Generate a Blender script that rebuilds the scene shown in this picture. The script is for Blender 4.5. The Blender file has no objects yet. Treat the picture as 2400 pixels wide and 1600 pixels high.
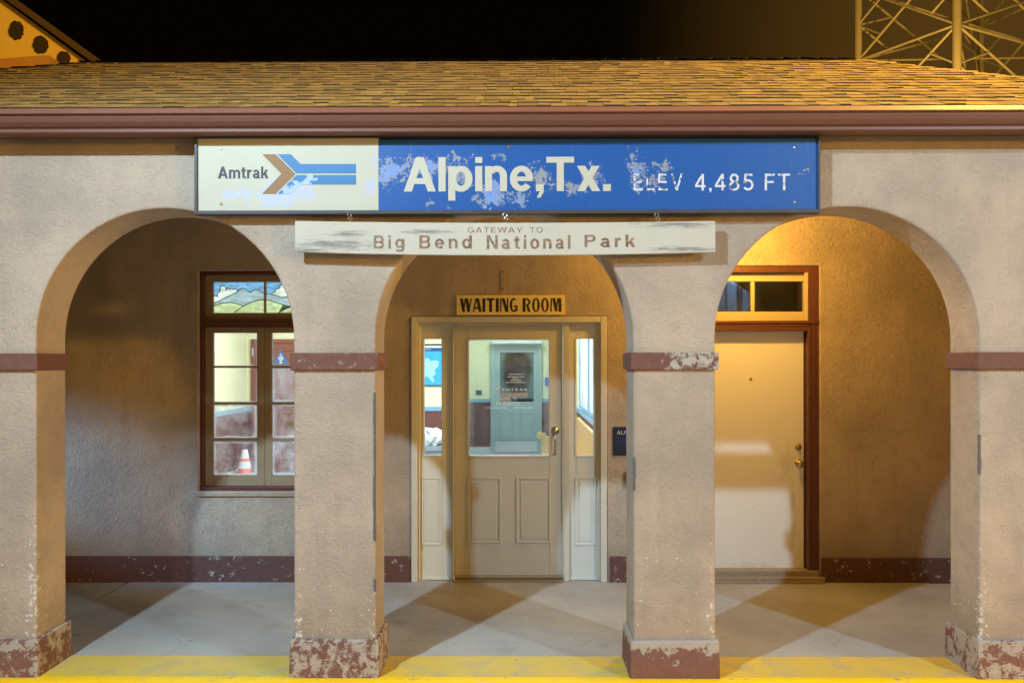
import bpy, bmesh, math, random
from mathutils import Vector, Matrix
R = math.radians
random.seed(7)
sc = bpy.context.scene
COL = sc.collection

# ------------------------------------------------------------------ camera
F, YAW, ROLL, CY, CZ = 1900.0, R(.44), R(-.066), -4.75, 1.855
cam_d = bpy.data.cameras.new('camera'); cam = bpy.data.objects.new('camera', cam_d); COL.objects.link(cam)
cam_d.sensor_width = 36; cam_d.lens = 36 * F / 2400; cam_d.shift_y = 45 / 2400
cam_d.clip_start = .05; cam_d.clip_end = 800
cam.matrix_world = Matrix.Translation((0, CY, CZ)) @ Matrix.Rotation(YAW, 4, 'Z') @ Matrix.Rotation(R(90), 4, 'X') @ Matrix.Rotation(ROLL, 4, 'Z')
sc.camera = cam

def ray(px, py):
    a = (px - 1200) / F; b = (845 - py) / F
    a, b = a * math.cos(ROLL) - b * math.sin(ROLL), a * math.sin(ROLL) + b * math.cos(ROLL)
    return Vector((a * math.cos(YAW) - math.sin(YAW), a * math.sin(YAW) + math.cos(YAW), b))
def P(px, py, Y):
    """measured point of the photograph (2400 px wide) on the upright plane y = Y -> (x, z)"""
    d = ray(px, py); t = (Y - CY) / d.y
    return d.x * t, CZ + d.z * t
def X(px, Y, py=845): return P(px, py, Y)[0]
def Z(py, Y, px=1200): return P(px, py, Y)[1]

# ------------------------------------------------------------------ world, lamps, exposure
sc.view_settings.view_transform = 'Standard'; sc.view_settings.look = 'None'
sc.view_settings.exposure = 0; sc.view_settings.gamma = 1
sc.cycles.use_denoising = True
sc.cycles.max_bounces = 8; sc.cycles.transparent_max_bounces = 24
sc.cycles.sample_clamp_indirect = 4

SODIUM = (1.0, .54, .08)
COOL = (.72, 1.0, 1.2)
w = bpy.data.worlds.new('World'); sc.world = w; w.use_nodes = True
def build_world():
    t = w.node_tree; t.nodes.clear(); L = t.links.new
    out = t.nodes.new('ShaderNodeOutputWorld'); bg = t.nodes.new('ShaderNodeBackground'); L(bg.outputs[0], out.inputs[0])
    tc = t.nodes.new('ShaderNodeTexCoord'); sp = t.nodes.new('ShaderNodeSeparateXYZ'); L(tc.outputs['Generated'], sp.inputs[0])
    def mr(src, a, b, c, d):
        n = t.nodes.new('ShaderNodeMapRange'); n.interpolation_type = 'SMOOTHSTEP'; L(src, n.inputs[0])
        for i, v in enumerate((a, b, c, d)): n.inputs[i + 1].default_value = v
        return n.outputs[0]
    def ma(op, a, b):
        n = t.nodes.new('ShaderNodeMath'); n.operation = op
        for i, v in enumerate((a, b)):
            if isinstance(v, (int, float)): n.inputs[i].default_value = v
            else: L(v, n.inputs[i])
        return n.outputs[0]
    # town glow low over the tracks (south), and the sodium glow in the night air to the north-east
    town = ma('MULTIPLY', mr(sp.outputs[1], .15, -.75, 0, TOWN), mr(sp.outputs[2], .75, .0, .12, 1))
    north = ma('MULTIPLY', mr(sp.outputs[1], .1, .6, 0, 1), mr(sp.outputs[0], .10, .47, 0, .066))
    def col(c, f):
        n = t.nodes.new('ShaderNodeVectorMath'); n.operation = 'SCALE'; n.inputs[0].default_value = c; L(f, n.inputs[3]); return n.outputs[0]
    add = t.nodes.new('ShaderNodeVectorMath'); L(col(SODIUM, town), add.inputs[0]); L(col((1.25, .60, .10), north), add.inputs[1])
    add2 = t.nodes.new('ShaderNodeVectorMath'); L(add.outputs[0], add2.inputs[0]); add2.inputs[1].default_value = (.0016, .0009, .0004)
    L(add2.outputs[0], bg.inputs[0]); bg.inputs[1].default_value = 1
TOWN = .72
build_world()

def lamp(name, kind, loc, power, color, size=.1, aim=None, cone=None, blend=.3):
    d = bpy.data.lights.new(name, kind); d.energy = power; d.color = color
    o = bpy.data.objects.new(name, d); COL.objects.link(o); o.location = loc
    if kind == 'AREA': d.shape = 'RECTANGLE'; d.size, d.size_y = size
    else: d.shadow_soft_size = size
    if cone: d.spot_size = R(cone); d.spot_blend = blend
    if aim: o.rotation_euler = (Vector(aim) - Vector(loc)).to_track_quat('-Z', 'Y').to_euler()
    return o
# two cool full-cutoff platform lamps, one either side of the camera
lamp('platform_light', 'SPOT', (-3.0, -3.8, 5.3), 1460, COOL, .07, (1.3, -.4, 0), 136, .95)
lamp('platform_light', 'SPOT', (6.3, -5.7, 5.6), 1500, COOL, .10, (3.6, 0, 1.2), 84, 1)
# a bluish lamp beyond the open left end of the porch
lamp('yard_light', 'SPOT', (-9.0, .1, 2.7), 2600, (.32, .74, 1.28), .22, (-3.85, 1.98, .9), 14, 1)
# sodium: porch lamp behind the spandrel, street lamp above the right roof end, far street lamp to the south-east
lamp('porch_light', 'POINT', (1.74, 1.40, 2.93), 100, SODIUM, .05)
lamp('street_light', 'SPOT', (5.9, -.36, 8.2), 6600, SODIUM, .2, (1.5, .6, 3.7), 120, .5)
lamp('far_street_light', 'SPOT', (21, -12, 4.8), 10500, SODIUM, .35, (0, 0, 1.5), 60, .5)
lamp('tower_light', 'POINT', (9.5, 12.6, 5.6), 2000, SODIUM, .2)
lamp('gable_light', 'SPOT', (-7.4, 5.5, 11.5), 1500, SODIUM, .2, (-11, 12, 8.3), 80, .5)

# ------------------------------------------------------------------ mesh helpers
def box(bm, x0, x1, y0, y1, z0, z1):
    v = [bm.verts.new((x, y, z)) for x in (x0, x1) for y in (y0, y1) for z in (z0, z1)]
    for f in ((0, 1, 3, 2), (4, 6, 7, 5), (0, 4, 5, 1), (2, 3, 7, 6), (0, 2, 6, 4), (1, 5, 7, 3)):
        bm.faces.new([v[i] for i in f])
def prism(bm, pts, y0, y1):
    """outline in x,z extruded from y0 to y1"""
    a = [bm.verts.new((x, y0, z)) for x, z in pts]; b = [bm.verts.new((x, y1, z)) for x, z in pts]
    n = len(pts); bm.faces.new(a); bm.faces.new(b[::-1])
    for i in range(n): bm.faces.new((a[i], b[i], b[(i + 1) % n], a[(i + 1) % n]))
def sweep_x(bm, prof, x0, x1):
    """outline in y,z extruded along x"""
    a = [bm.verts.new((x0, y, z)) for y, z in prof]; b = [bm.verts.new((x1, y, z)) for y, z in prof]
    n = len(prof); bm.faces.new(a); bm.faces.new(b[::-1])
    for i in range(n): bm.faces.new((a[i], b[i], b[(i + 1) % n], a[(i + 1) % n]))
def tube(bm, p0, p1, r0, r1=None, n=10):
    r1 = r0 if r1 is None else r1
    p0, p1 = Vector(p0), Vector(p1); d = (p1 - p0).normalized()
    u = d.orthogonal().normalized(); v = d.cross(u)
    A = [bm.verts.new(p0 + (u * math.cos(k * 2 * math.pi / n) + v * math.sin(k * 2 * math.pi / n)) * r0) for k in range(n)]
    B = [bm.verts.new(p1 + (u * math.cos(k * 2 * math.pi / n) + v * math.sin(k * 2 * math.pi / n)) * r1) for k in range(n)]
    bm.faces.new(A[::-1]); bm.faces.new(B)
    for k in range(n): bm.faces.new((A[k], A[(k + 1) % n], B[(k + 1) % n], B[k]))
def lathe(bm, c, axis, prof, n=20):
    """prof: list of (along, radius)"""
    c = Vector(c); d = Vector(axis).normalized(); u = d.orthogonal().normalized(); v = d.cross(u); rings = []
    for a, r in prof:
        rings.append([bm.verts.new(c + d * a + (u * math.cos(k * 2 * math.pi / n) + v * math.sin(k * 2 * math.pi / n)) * max(r, 1e-4)) for k in range(n)])
    for i in range(len(rings) - 1):
        for k in range(n): bm.faces.new((rings[i][k], rings[i][(k + 1) % n], rings[i + 1][(k + 1) % n], rings[i + 1][k]))
    bm.faces.new(rings[0][::-1]); bm.faces.new(rings[-1])
def path(bm, pts, r, n=8):
    for a, b in zip(pts, pts[1:]): tube(bm, a, b, r, n=n)
def NB(): return bmesh.new()

def link(name, bm, mat, parent=None, label=None, bevel=0, smooth=False, kind=None, segs=2):
    """bm holds world coordinates; the object sits at its parent's origin"""
    root = Vector((0, 0, 0))
    p = parent
    while p is not None: root += p.location; p = p.parent
    me = bpy.data.meshes.new(name)
    bmesh.ops.recalc_face_normals(bm, faces=bm.faces)
    bmesh.ops.translate(bm, verts=bm.verts, vec=-root)
    bm.to_mesh(me); bm.free()
    o = bpy.data.objects.new(name, me); COL.objects.link(o)
    for m in (mat if isinstance(mat, list) else [mat]): me.materials.append(m)
    if parent: o.parent = parent
    if label: o['label'] = label
    if kind: o['kind'] = kind
    if bevel:
        b = o.modifiers.new('bevel', 'BEVEL'); b.width = bevel; b.segments = segs; b.limit_method = 'ANGLE'; b.angle_limit = R(50)
    if smooth:
        for q in me.polygons: q.use_smooth = True
    return o
def thing(name, label, cat, loc=(0, 0, 0), group=None):
    o = bpy.data.objects.new(name, None); COL.objects.link(o); o.location = loc; o.empty_display_size = .1
    o['label'] = label; o['category'] = cat
    if group: o['group'] = group
    return o
def tag(o, label, cat, group=None):
    o['label'] = label; o['category'] = cat
    if group: o['group'] = group
    return o
def boxes(name, lst, mat, parent, **k):
    bm = NB()
    for b in lst: box(bm, *b)
    return link(name, bm, mat, parent, **k)

def arc_poly(cx, cy, rx, ry, wx, wy, a0, a1, n=16):
    o_ = [(cx + rx * math.cos(R(a0 + (a1 - a0) * k / n)), cy + ry * math.sin(R(a0 + (a1 - a0) * k / n))) for k in range(n + 1)]
    i_ = [(cx + (rx - wx) * math.cos(R(a1 - (a1 - a0) * k / n)), cy + (ry - wy) * math.sin(R(a1 - (a1 - a0) * k / n))) for k in range(n + 1)]
    return o_ + i_
def sans_glyph(ch, t):
    """one sign-writer's sans letter, cap height 1, stem width t -> (advance, polygons)"""
    u = t * .86; xh = .735; w_ = t * 1.12
    def B(a, b, c, d): return [(a, b), (c, b), (c, d), (a, d)]
    def S(a, b, c, d, k=w_): return [(a, b), (a + k, b), (c + k, d), (c, d)]
    def ring(cx, cy, rx, ry): return [arc_poly(cx, cy, rx, ry, t, u, 90, 270), arc_poly(cx, cy, rx, ry, t, u, -90, 90)]
    if ch == 'A': return .90, [S(0, 0, .45 - w_ / 2, 1), S(.90 - w_, 0, .45 - w_ / 2, 1), B(.20, .22, .70, .22 + u)]
    if ch == 'V': return .86, [S(.43 - w_ / 2, 0, 0, 1), S(.43 - w_ / 2, 0, .86 - w_, 1)]
    if ch == 'Y': return .86, [B(.43 - t / 2, 0, .43 + t / 2, .42), S(.43 - w_ / 2, .40, 0, 1), S(.43 - w_ / 2, .40, .86 - w_, 1)]
    if ch == 'W': return 1.24, [S(.31 - w_ / 2, 0, 0, 1), S(.31 - w_ / 2, 0, .62 - w_ / 2, 1), S(.93 - w_ / 2, 0, .62 - w_ / 2, 1), S(.93 - w_ / 2, 0, 1.24 - w_, 1)]
    if ch == 'N': return .82, [B(0, 0, t, 1), B(.82 - t, 0, .82, 1), S(.82 - w_ - t * .1, 0, t * .1, 1)]
    if ch == 'T': return .78, [B(.39 - t / 2, 0, .39 + t / 2, 1 - u), B(0, 1 - u, .78, 1)]
    if ch == 'E': return .68, [B(0, 0, t, 1), B(t, 0, .68, u), B(t, 1 - u, .67, 1), B(t, .5 - u / 2, .62, .5 + u / 2)]
    if ch == 'F': return .64, [B(0, 0, t, 1), B(t, 1 - u, .64, 1), B(t, .5 - u / 2, .58, .5 + u / 2)]
    if ch == 'L': return .62, [B(0, 0, t, 1), B(t, 0, .62, u)]
    if ch == 'P': return .74, [B(0, 0, t, 1), B(t, 1 - u, .45, 1), B(t, .42, .45, .42 + u), arc_poly(.45, .71, .29, .29, t, u, -90, 90)]
    if ch == 'B': return .76, [B(0, 0, t, 1), B(t, 1 - u, .46, 1), B(t, .5 - u * .5, .46, .5 + u * .5), B(t, 0, .46, u), arc_poly(.46, .75 - u * .25, .27, .25 + u * .25, t, u, -90, 90), arc_poly(.46, .25 + u * .25, .30, .25 + u * .25, t, u, -90, 90)]
    if ch == 'G': return .88, [arc_poly(.46, .5, .46, .52, t, u, 42, 325), B(.46, .38, .88, .38 + u), B(.88 - t, .10, .88, .38)]
    if ch == 'O': return .94, ring(.47, .5, .47, .52)
    if ch == 'I': return t, [B(0, 0, t, 1)]
    if ch == '4': return .68, [B(.42, 0, .42 + t, 1), B(0, .20, .68, .20 + u), S(0, .20 + u, .42, 1, t)]
    if ch == '8': return .68, ring(.34, .74, .29, .27) + ring(.34, .27, .34, .28)
    if ch == '5': return .68, [B(.10, 1 - u, .62, 1), S(.04, .46, .10, 1 - u, t), arc_poly(.33, .33, .35, .34, t, u, -148, 136)]
    if ch == '.': return t * 1.08, [B(0, 0, t * 1.08, t)]
    if ch == ',': return t * 1.08, [B(0, 0, t * 1.08, t), S(t * .12, -t * .95, t * .55, 0, t * .53)]
    if ch == '-': return .36, [B(0, .36, .36, .36 + u)]
    if ch == 'i': return t, [B(0, 0, t, xh), B(0, 1 - u, t, 1)]
    if ch == 'l': return t, [B(0, 0, t, 1)]
    if ch == 'n': return .62, [B(0, 0, t, xh), arc_poly(.33, xh - .29, .29, .30, t, u, 0, 150), B(.62 - t, 0, .62, xh - .29)]
    if ch == 'm': return .98, [B(0, 0, t, xh), arc_poly(.30, xh - .26, .26, .27, t, u, 0, 150), B(.56 - t, 0, .56, xh - .26), arc_poly(.72, xh - .26, .26, .27, t, u, 0, 150), B(.98 - t, 0, .98, xh - .26)]
    if ch == 'r': return .40, [B(0, 0, t, xh), arc_poly(.34, xh - .32, .33, .32, t, u * 1.1, 78, 165)]
    if ch == 'p': return .68, [B(0, -.27, t, xh)] + ring(.355, xh / 2, .325, xh / 2 + .012)
    if ch == 'd': return .68, [B(.68 - t, 0, .68, 1)] + ring(.325, xh / 2, .325, xh / 2 + .012)
    if ch == 'g': return .68, [B(.68 - t, -.02, .68, xh), arc_poly(.345, -.02, .335, .25, t, u, -160, 0)] + ring(.325, xh / 2 + .02, .325, xh / 2 - .01)
    if ch == 'o': return .68, ring(.34, xh / 2, .34, xh / 2 + .012)
    if ch == 'e': return .66, [arc_poly(.33, xh / 2, .33, xh / 2 + .012, t, u, 0, 322), B(t * .5, xh / 2 - u * .42, .66 - t * .1, xh / 2 + u * .36)]
    if ch == 'a': return .64, [B(.58 - t, 0, .58, xh - .24), arc_poly(.30, xh - .26, .28, .27, t, u, 0, 162), B(.58 - t * .4, 0, .64, u * .6)] + ring(.29, .215, .29, .225)
    if ch == 't': return .42, [B(.10, .06, .10 + t, .92), B(0, xh - u, .40, xh), arc_poly(.10 + t + .12, .16, .22, .17, t, u, 190, 275)]
    if ch == 'k': return .64, [B(0, 0, t, 1), S(.64 - w_ * 1.05, 0, .20, .47, w_ * 1.05), S(t * .6, .26, .60 - w_, xh, w_)]
    if ch == 'x': return .66, [S(.66 - w_ * 1.05, 0, 0, xh, w_ * 1.05), S(0, 0, .64 - w_, xh, w_)]
    if ch == 'R': return .78, [B(0, 0, t, 1), B(t, 1 - u, .45, 1), B(t, .44, .45, .44 + u), arc_poly(.45, .72, .29, .28, t, u, -90, 90), S(.78 - w_ * 1.1, 0, .34, .45, w_ * 1.1)]
    if ch == 'K': return .80, [B(0, 0, t, 1), S(.80 - w_ * 1.1, 0, .26, .60, w_ * 1.1), S(t * .5, .34, .74 - w_, 1, w_)]
    if ch == 'M': return .98, [B(0, 0, t, 1), B(.98 - t, 0, .98, 1), S(.49 - w_ / 2, 0, 0, 1), S(.49 - w_ / 2, 0, .98 - w_, 1)]
    if ch == 'X': return .84, [S(.84 - w_ * 1.1, 0, 0, 1, w_ * 1.1), S(0, 0, .82 - w_, 1, w_)]
    if ch == 'U': return .80, [B(0, .34, t, 1), B(.80 - t, .34, .80, 1), arc_poly(.40, .36, .40, .37, t, u, 180, 360)]
    if ch == 'S': return .74, [arc_poly(.37, .74, .33, .27, t, u, 20, 270), arc_poly(.37, .27, .37, .28, t, u, -160, 90)]
    if ch == 's': return .56, [arc_poly(.28, .54, .25, .20, t, u, 20, 270), arc_poly(.28, .20, .28, .21, t, u, -160, 90)]
    if ch == 'c': return .62, [arc_poly(.33, xh / 2, .33, xh / 2 + .012, t, u, 42, 318)]
    if ch == 'f': return .40, [B(.10, 0, .10 + t, .80), B(0, xh - u, .38, xh), arc_poly(.32, .78, .22, .22, t, u, 85, 180)]
    if ch == 'y': return .64, [S(.32 - w_ / 2, 0, 0, xh), S(.14, -.26, .64 - w_, xh)]
    if ch == '1': return .36, [B(.36 - t, 0, .36, 1), S(0, .70, .36 - t, 1, t)]
    if ch == '0': return .66, ring(.33, .5, .33, .52)
    return .3, []
def text_mesh(bm, s, x0, x1, z0, z1, y, depth=.002, bold=.14, space=.12):
    """lettering fitted into the rectangle x0..x1, z0..z1 on the plane y (facing -y); bold is the stem width"""
    x = 0; out = []
    for ch in s:
        if ch == ' ': x += .50; continue
        adv, polys = sans_glyph(ch, bold)
        out += [[(x + a, b) for a, b in p] for p in polys]
        x += adv + space
    xs = [a for p in out for a, b in p]; zs = [b for p in out for a, b in p]
    ax, bx, az, bz = min(xs), max(xs), min(zs), max(zs)
    for k, p in enumerate(out):
        pts = [(x0 + (a - ax) / (bx - ax) * (x1 - x0), z0 + (b - az) / (bz - az) * (z1 - z0)) for a, b in p]
        prism(bm, pts, y - depth - .00005 * (k % 9), y)
def stroke_text(bm, x0, x1, z0, z1, y):
    """hand painted poster capitals: thick and thin strokes"""
    T, t = .30, .15
    def S(a, b, c, d, w_): # slanted stroke of horizontal width w_
        return [(a, b), (a + w_, b), (c + w_, d), (c, d)]
    def arc(cx, cy, rx, ry, wx, wy, a0, a1, n=14):
        o_ = [(cx + rx * math.cos(R(a0 + (a1 - a0) * k / n)), cy + ry * math.sin(R(a0 + (a1 - a0) * k / n))) for k in range(n + 1)]
        i_ = [(cx + (rx - wx) * math.cos(R(a1 - (a1 - a0) * k / n)), cy + (ry - wy) * math.sin(R(a1 - (a1 - a0) * k / n))) for k in range(n + 1)]
        return o_ + i_
    O = (.78, [arc(.39, .5, .39, .52, .23, .10, 90, 270), arc(.39, .5, .39, .52, .23, .10, -90, 90)])
    L = {'W': (1.22, [S(.24, 0, 0, 1, T), S(.26, 0, .50, 1, t), S(.76, 0, .52, 1, T), S(.80, 0, 1.07, 1, t)]),
         'A': (.92, [S(0, 0, .30, 1, t), S(.62, 0, .34, 1, T), [(.17, .22), (.72, .22), (.68, .36), (.21, .36)]]),
         'I': (.30, [S(0, 0, 0, 1, T)]),
         'T': (.80, [S(.25, 0, .25, .845, T), [(0, .85), (.80, .85), (.80, 1), (0, 1)]]),
         'N': (.84, [S(0, 0, 0, 1, t), S(.53, 0, .155, 1, T), S(.69, .0, .69, 1, t)]),
         'G': (.80, [arc(.42, .5, .42, .52, .26, .13, 55, 322), [(.44, .32), (.80, .32), (.80, .47), (.44, .47)], [(.64, .05), (.80, .05), (.80, .315), (.64, .315)]]),
         'R': (.84, [S(0, 0, 0, 1, T), arc(.36, .72, .44, .28, .21, .12, -90, 90), [(.305, .88), (.36, .88), (.36, 1), (.305, 1)], S(.54, 0, .36, .46, .26)]),
         'O': O, 'M': (1.15, [S(0, 0, .06, 1, t), S(.47, .05, .215, 1, T), S(.50, .05, .73, 1, t), S(.85, 0, .82, 1, T)])}
    x = 0; out = []
    for ch in 'WAITING ROOM':
        if ch == ' ': x += .38; continue
        adv, polys = L[ch]
        for p in polys: out.append([(x + a, b) for a, b in p])
        x += adv + (.07 if ch in 'WA' else .13)
    W_ = x - .13; k = 0
    for p in out:
        k += 1
        prism(bm, [(x0 + a / W_ * (x1 - x0), z0 + b * (z1 - z0)) for a, b in p], y - .0010 - .00006 * (k % 7), y)

# ------------------------------------------------------------------ material helpers
class N:
    def __init__(s, name):
        s.m = bpy.data.materials.new(name); s.m.use_nodes = True; s.t = s.m.node_tree; s.t.nodes.clear()
        s.out = s.t.nodes.new('ShaderNodeOutputMaterial'); s._pos = None; s.warp = None
    def new(s, k): return s.t.nodes.new(k)
    def put(s, sock, v):
        if v is None: return
        if hasattr(v, 'is_linked') or hasattr(v, 'links'): s.t.links.new(v, sock)
        elif isinstance(v, tuple): sock.default_value = v + (1,) if len(v) == 3 and len(sock.default_value) == 4 else v
        else: sock.default_value = v
    def pos(s):
        if s._pos is None: s._pos = s.new('ShaderNodeNewGeometry')
        return s._pos.outputs['Position']
    def rnd(s):
        s.pos(); return s._pos.outputs['Random Per Island']
    def gen(s): return s.new('ShaderNodeTexCoord').outputs['Generated']
    def scale(s, v, loc=(0, 0, 0), sc_=(1, 1, 1)):
        n = s.new('ShaderNodeMapping'); s.put(n.inputs[0], v); n.inputs[1].default_value = loc; n.inputs[3].default_value = sc_; return n.outputs[0]
    def noise(s, scale, detail=4, rough=.55, vec=None, dist=0.0):
        n = s.new('ShaderNodeTexNoise'); s.put(n.inputs['Vector'], vec if vec is not None else s.pos())
        n.inputs['Scale'].default_value = scale; n.inputs['Detail'].default_value = detail
        n.inputs['Roughness'].default_value = rough; n.inputs['Distortion'].default_value = dist; return n.outputs[0]
    def voro(s, scale, vec=None):
        n = s.new('ShaderNodeTexVoronoi'); s.put(n.inputs['Vector'], vec if vec is not None else s.pos()); n.inputs['Scale'].default_value = scale; return n.outputs[0]
    def ma(s, op, a, b=0.0, clamp=False):
        n = s.new('ShaderNodeMath'); n.operation = op; n.use_clamp = clamp; s.put(n.inputs[0], a); s.put(n.inputs[1], b); return n.outputs[0]
    def step(s, v, a, b):
        n = s.new('ShaderNodeMapRange'); n.interpolation_type = 'SMOOTHSTEP'; s.put(n.inputs[0], v); s.put(n.inputs[1], a); s.put(n.inputs[2], b); return n.outputs[0]
    def mix(s, f, a, b, mode='MIX'):
        n = s.new('ShaderNodeMix'); n.data_type = 'RGBA'; n.blend_type = mode; s.put(n.inputs[0], f); s.put(n.inputs[6], a); s.put(n.inputs[7], b); return n.outputs[2]
    def xyz(s, v=None):
        n = s.new('ShaderNodeSeparateXYZ'); s.put(n.inputs[0], v if v is not None else s.pos()); return n.outputs
    def ell(s, cx, cz, rx, rz):
        """1 at the centre, falling to 0 on an ellipse in the x,z plane"""
        o = s.xyz(s.warp) if s.warp is not None else s.xyz(); a = s.ma('DIVIDE', s.ma('SUBTRACT', o[0], cx), rx); b = s.ma('DIVIDE', s.ma('SUBTRACT', o[2], cz), rz)
        return s.ma('SUBTRACT', 1.0, s.ma('SQRT', s.ma('ADD', s.ma('MULTIPLY', a, a), s.ma('MULTIPLY', b, b))), True)
    def set_warp(s, scale, amt):
        n = s.new('ShaderNodeTexNoise'); s.put(n.inputs['Vector'], s.pos()); n.inputs['Scale'].default_value = scale; n.inputs['Detail'].default_value = 6; n.inputs['Roughness'].default_value = .7
        a = s.new('ShaderNodeVectorMath'); a.operation = 'SUBTRACT'; s.put(a.inputs[0], n.outputs['Color']); a.inputs[1].default_value = (.5, .5, .5)
        b = s.new('ShaderNodeVectorMath'); b.operation = 'SCALE'; s.put(b.inputs[0], a.outputs[0]); b.inputs[3].default_value = amt
        c = s.new('ShaderNodeVectorMath'); s.put(c.inputs[0], s.pos()); s.put(c.inputs[1], b.outputs[0]); s.warp = c.outputs[0]
    def many(s, es):
        r = None
        for e in es:
            q = s.ell(*e); r = q if r is None else s.ma('MAXIMUM', r, q)
        return r
    def bump(s, h, strength=.4, dist=.01, normal=None):
        n = s.new('ShaderNodeBump'); n.inputs['Strength'].default_value = strength; n.inputs['Distance'].default_value = dist
        s.put(n.inputs['Height'], h)
        if normal is not None: s.put(n.inputs['Normal'], normal)
        return n.outputs[0]
    def bsdf(s, color, rough=.7, normal=None, metal=0.0, spec=.4, trans=0.0, emit=None, es=0.0, alpha=None):
        n = s.new('ShaderNodeBsdfPrincipled'); s.put(n.inputs['Base Color'], color); s.put(n.inputs['Roughness'], rough)
        s.put(n.inputs['Metallic'], metal); s.put(n.inputs['Specular IOR Level'], spec)
        if normal is not None: s.put(n.inputs['Normal'], normal)
        if emit: s.put(n.inputs['Emission Color'], emit); n.inputs['Emission Strength'].default_value = es
        if alpha is not None: s.put(n.inputs['Alpha'], alpha)
        s.bs = n; s.t.links.new(n.outputs[0], s.out.inputs[0]); return s.m
    def surf(s, sh): s.t.links.new(sh, s.out.inputs[0]); return s.m
    def mixsh(s, f, a, b):
        n = s.new('ShaderNodeMixShader'); s.put(n.inputs[0], f); s.put(n.inputs[1], a); s.put(n.inputs[2], b); return n.outputs[0]

def m_stucco(name, base, chips=.0, seed=0.0, bump=.68, med_s=40):
    n = N(name); p = n.scale(n.pos(), (seed, seed * .7, 0))
    big = n.noise(1.3, 4, .6, p); mid = n.noise(9, 5, .6, p); fine = n.noise(150, 3, .7, p); med = n.noise(med_s, 4, .62, p)
    dark = (base[0] * .76, base[1] * .78, base[2] * .82); light = tuple(min(1, c * 1.12) for c in base)
    c = n.mix(n.step(big, .3, .7), dark, light)
    c = n.mix(n.ma('MULTIPLY', n.step(mid, .5, .75), .35), c, (base[0] * .72, base[1] * .74, base[2] * .8))
    c = n.mix(n.ma('MULTIPLY', n.step(fine, .55, .75), .16), c, (base[0] * .55, base[1] * .55, base[2] * .55))
    # hairline dirt and pits
    c = n.mix(n.ma('MULTIPLY', n.step(n.noise(17, 6, .75, n.scale(p, (3, 1, 5))), .68, .76), .3), c, (.13, .12, .11))
    st_ = n.noise(2.4, 5, .6, n.scale(p, (2, 2, 2), (3.5, 1, .35)))
    c = n.mix(n.ma('MULTIPLY', n.step(st_, .52, .72), .28), c, (base[0] * .66, base[1] * .70, base[2] * .76))
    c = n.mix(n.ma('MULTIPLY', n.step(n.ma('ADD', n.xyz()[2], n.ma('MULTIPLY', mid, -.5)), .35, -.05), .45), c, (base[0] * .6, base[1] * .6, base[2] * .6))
    if chips:
        z = n.xyz()[2]
        low = n.step(z, 1.75, .35)
        k = n.ma('ADD', n.noise(34, 5, .65, n.scale(p, (8, 3, 1))), n.ma('MULTIPLY', low, chips))
        k = n.ma('ADD', k, n.ma('MULTIPLY', n.noise(2.2, 3, .5, n.scale(p, (1, 9, 4))), .18))
        ed = n.many([(1.15, .40, .07, .75), (-.85, .25, .06, .5), (-2.86, .5, .06, .7), (2.70, .3, .06, .6), (.69, .12, .06, .3), (-1.30, .2, .04, .4)])
        k = n.ma('ADD', k, n.ma('MULTIPLY', n.ma('MULTIPLY', ed, n.step(n.xyz()[1], .05, .015)), .115))
        c = n.mix(n.step(k, .87, .91), c, (.60, .58, .54))
    pits = n.step(n.noise(med_s * 2.6, 3, .6, n.scale(p, (3, 8, 2))), .44, .28)
    c = n.mix(n.ma('MULTIPLY', pits, .22), c, (base[0] * .62, base[1] * .60, base[2] * .58))
    peb = n.ma('SUBTRACT', 1.0, n.voro(med_s * 1.25, n.scale(p, (1, 1, 1))))
    h = n.ma('ADD', n.ma('MULTIPLY', med, .8), n.ma('MULTIPLY', n.ma('MULTIPLY', peb, n.step(mid, .3, .6)), .45))
    h = n.ma('ADD', h, n.ma('MULTIPLY', fine, .25))
    h = n.ma('ADD', h, n.ma('MULTIPLY', pits, -.5))
    return n.bsdf(c, .86, n.bump(h, bump, .011), spec=.25)
def m_worn(name, wear, seed, paint=(.150, .070, .056), under=(.46, .43, .39), k=7.0, top=0.0, spots=None):
    """red-brown masonry paint flaking off pale plaster; wear 0..1; top adds wear toward the upper edge"""
    n = N(name); p = n.scale(n.pos(), (seed, seed, seed))
    a = n.noise(k, 8, .68, p, .4); b = n.noise(k * 6, 5, .7, p)
    v = n.ma('ADD', n.ma('MULTIPLY', a, .72), n.ma('MULTIPLY', b, .28))
    if top: v = n.ma('ADD', v, n.ma('MULTIPLY', n.step(n.xyz()[2], .13, .24), top))
    if spots: v = n.ma('ADD', v, n.ma('MULTIPLY', n.step(n.many(spots), 0, .5), .13))
    th = .72 - .42 * wear
    msk = n.ma('MULTIPLY', n.step(v, th - .005, th + .04), .9)
    pc = n.mix(n.noise(22, 4, .6, p), tuple(c * .75 for c in paint), tuple(c * 1.3 for c in paint))
    uc = n.mix(n.noise(11, 4, .6, p), tuple(c * .8 for c in under), under)
    c = n.mix(msk, pc, uc)
    h = n.ma('ADD', n.ma('MULTIPLY', n.noise(55, 4, .7, p), .6), n.ma('MULTIPLY', msk, -.5))
    return n.bsdf(c, .8, n.bump(h, .45, .008), spec=.3)
def m_flat(name, c, rough=.6, var=.12, scale=12, metal=0.0, spec=.4, bump=0.0):
    n = N(name); v = n.noise(scale, 5, .6)
    cc = n.mix(v, tuple(q * (1 - var) for q in c), tuple(min(1, q * (1 + var)) for q in c))
    return n.bsdf(cc, n.ma('ADD', n.ma('MULTIPLY', v, .16), rough - .08), n.bump(n.noise(scale * 5, 3), bump, .004) if bump else None, metal, spec)
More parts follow.
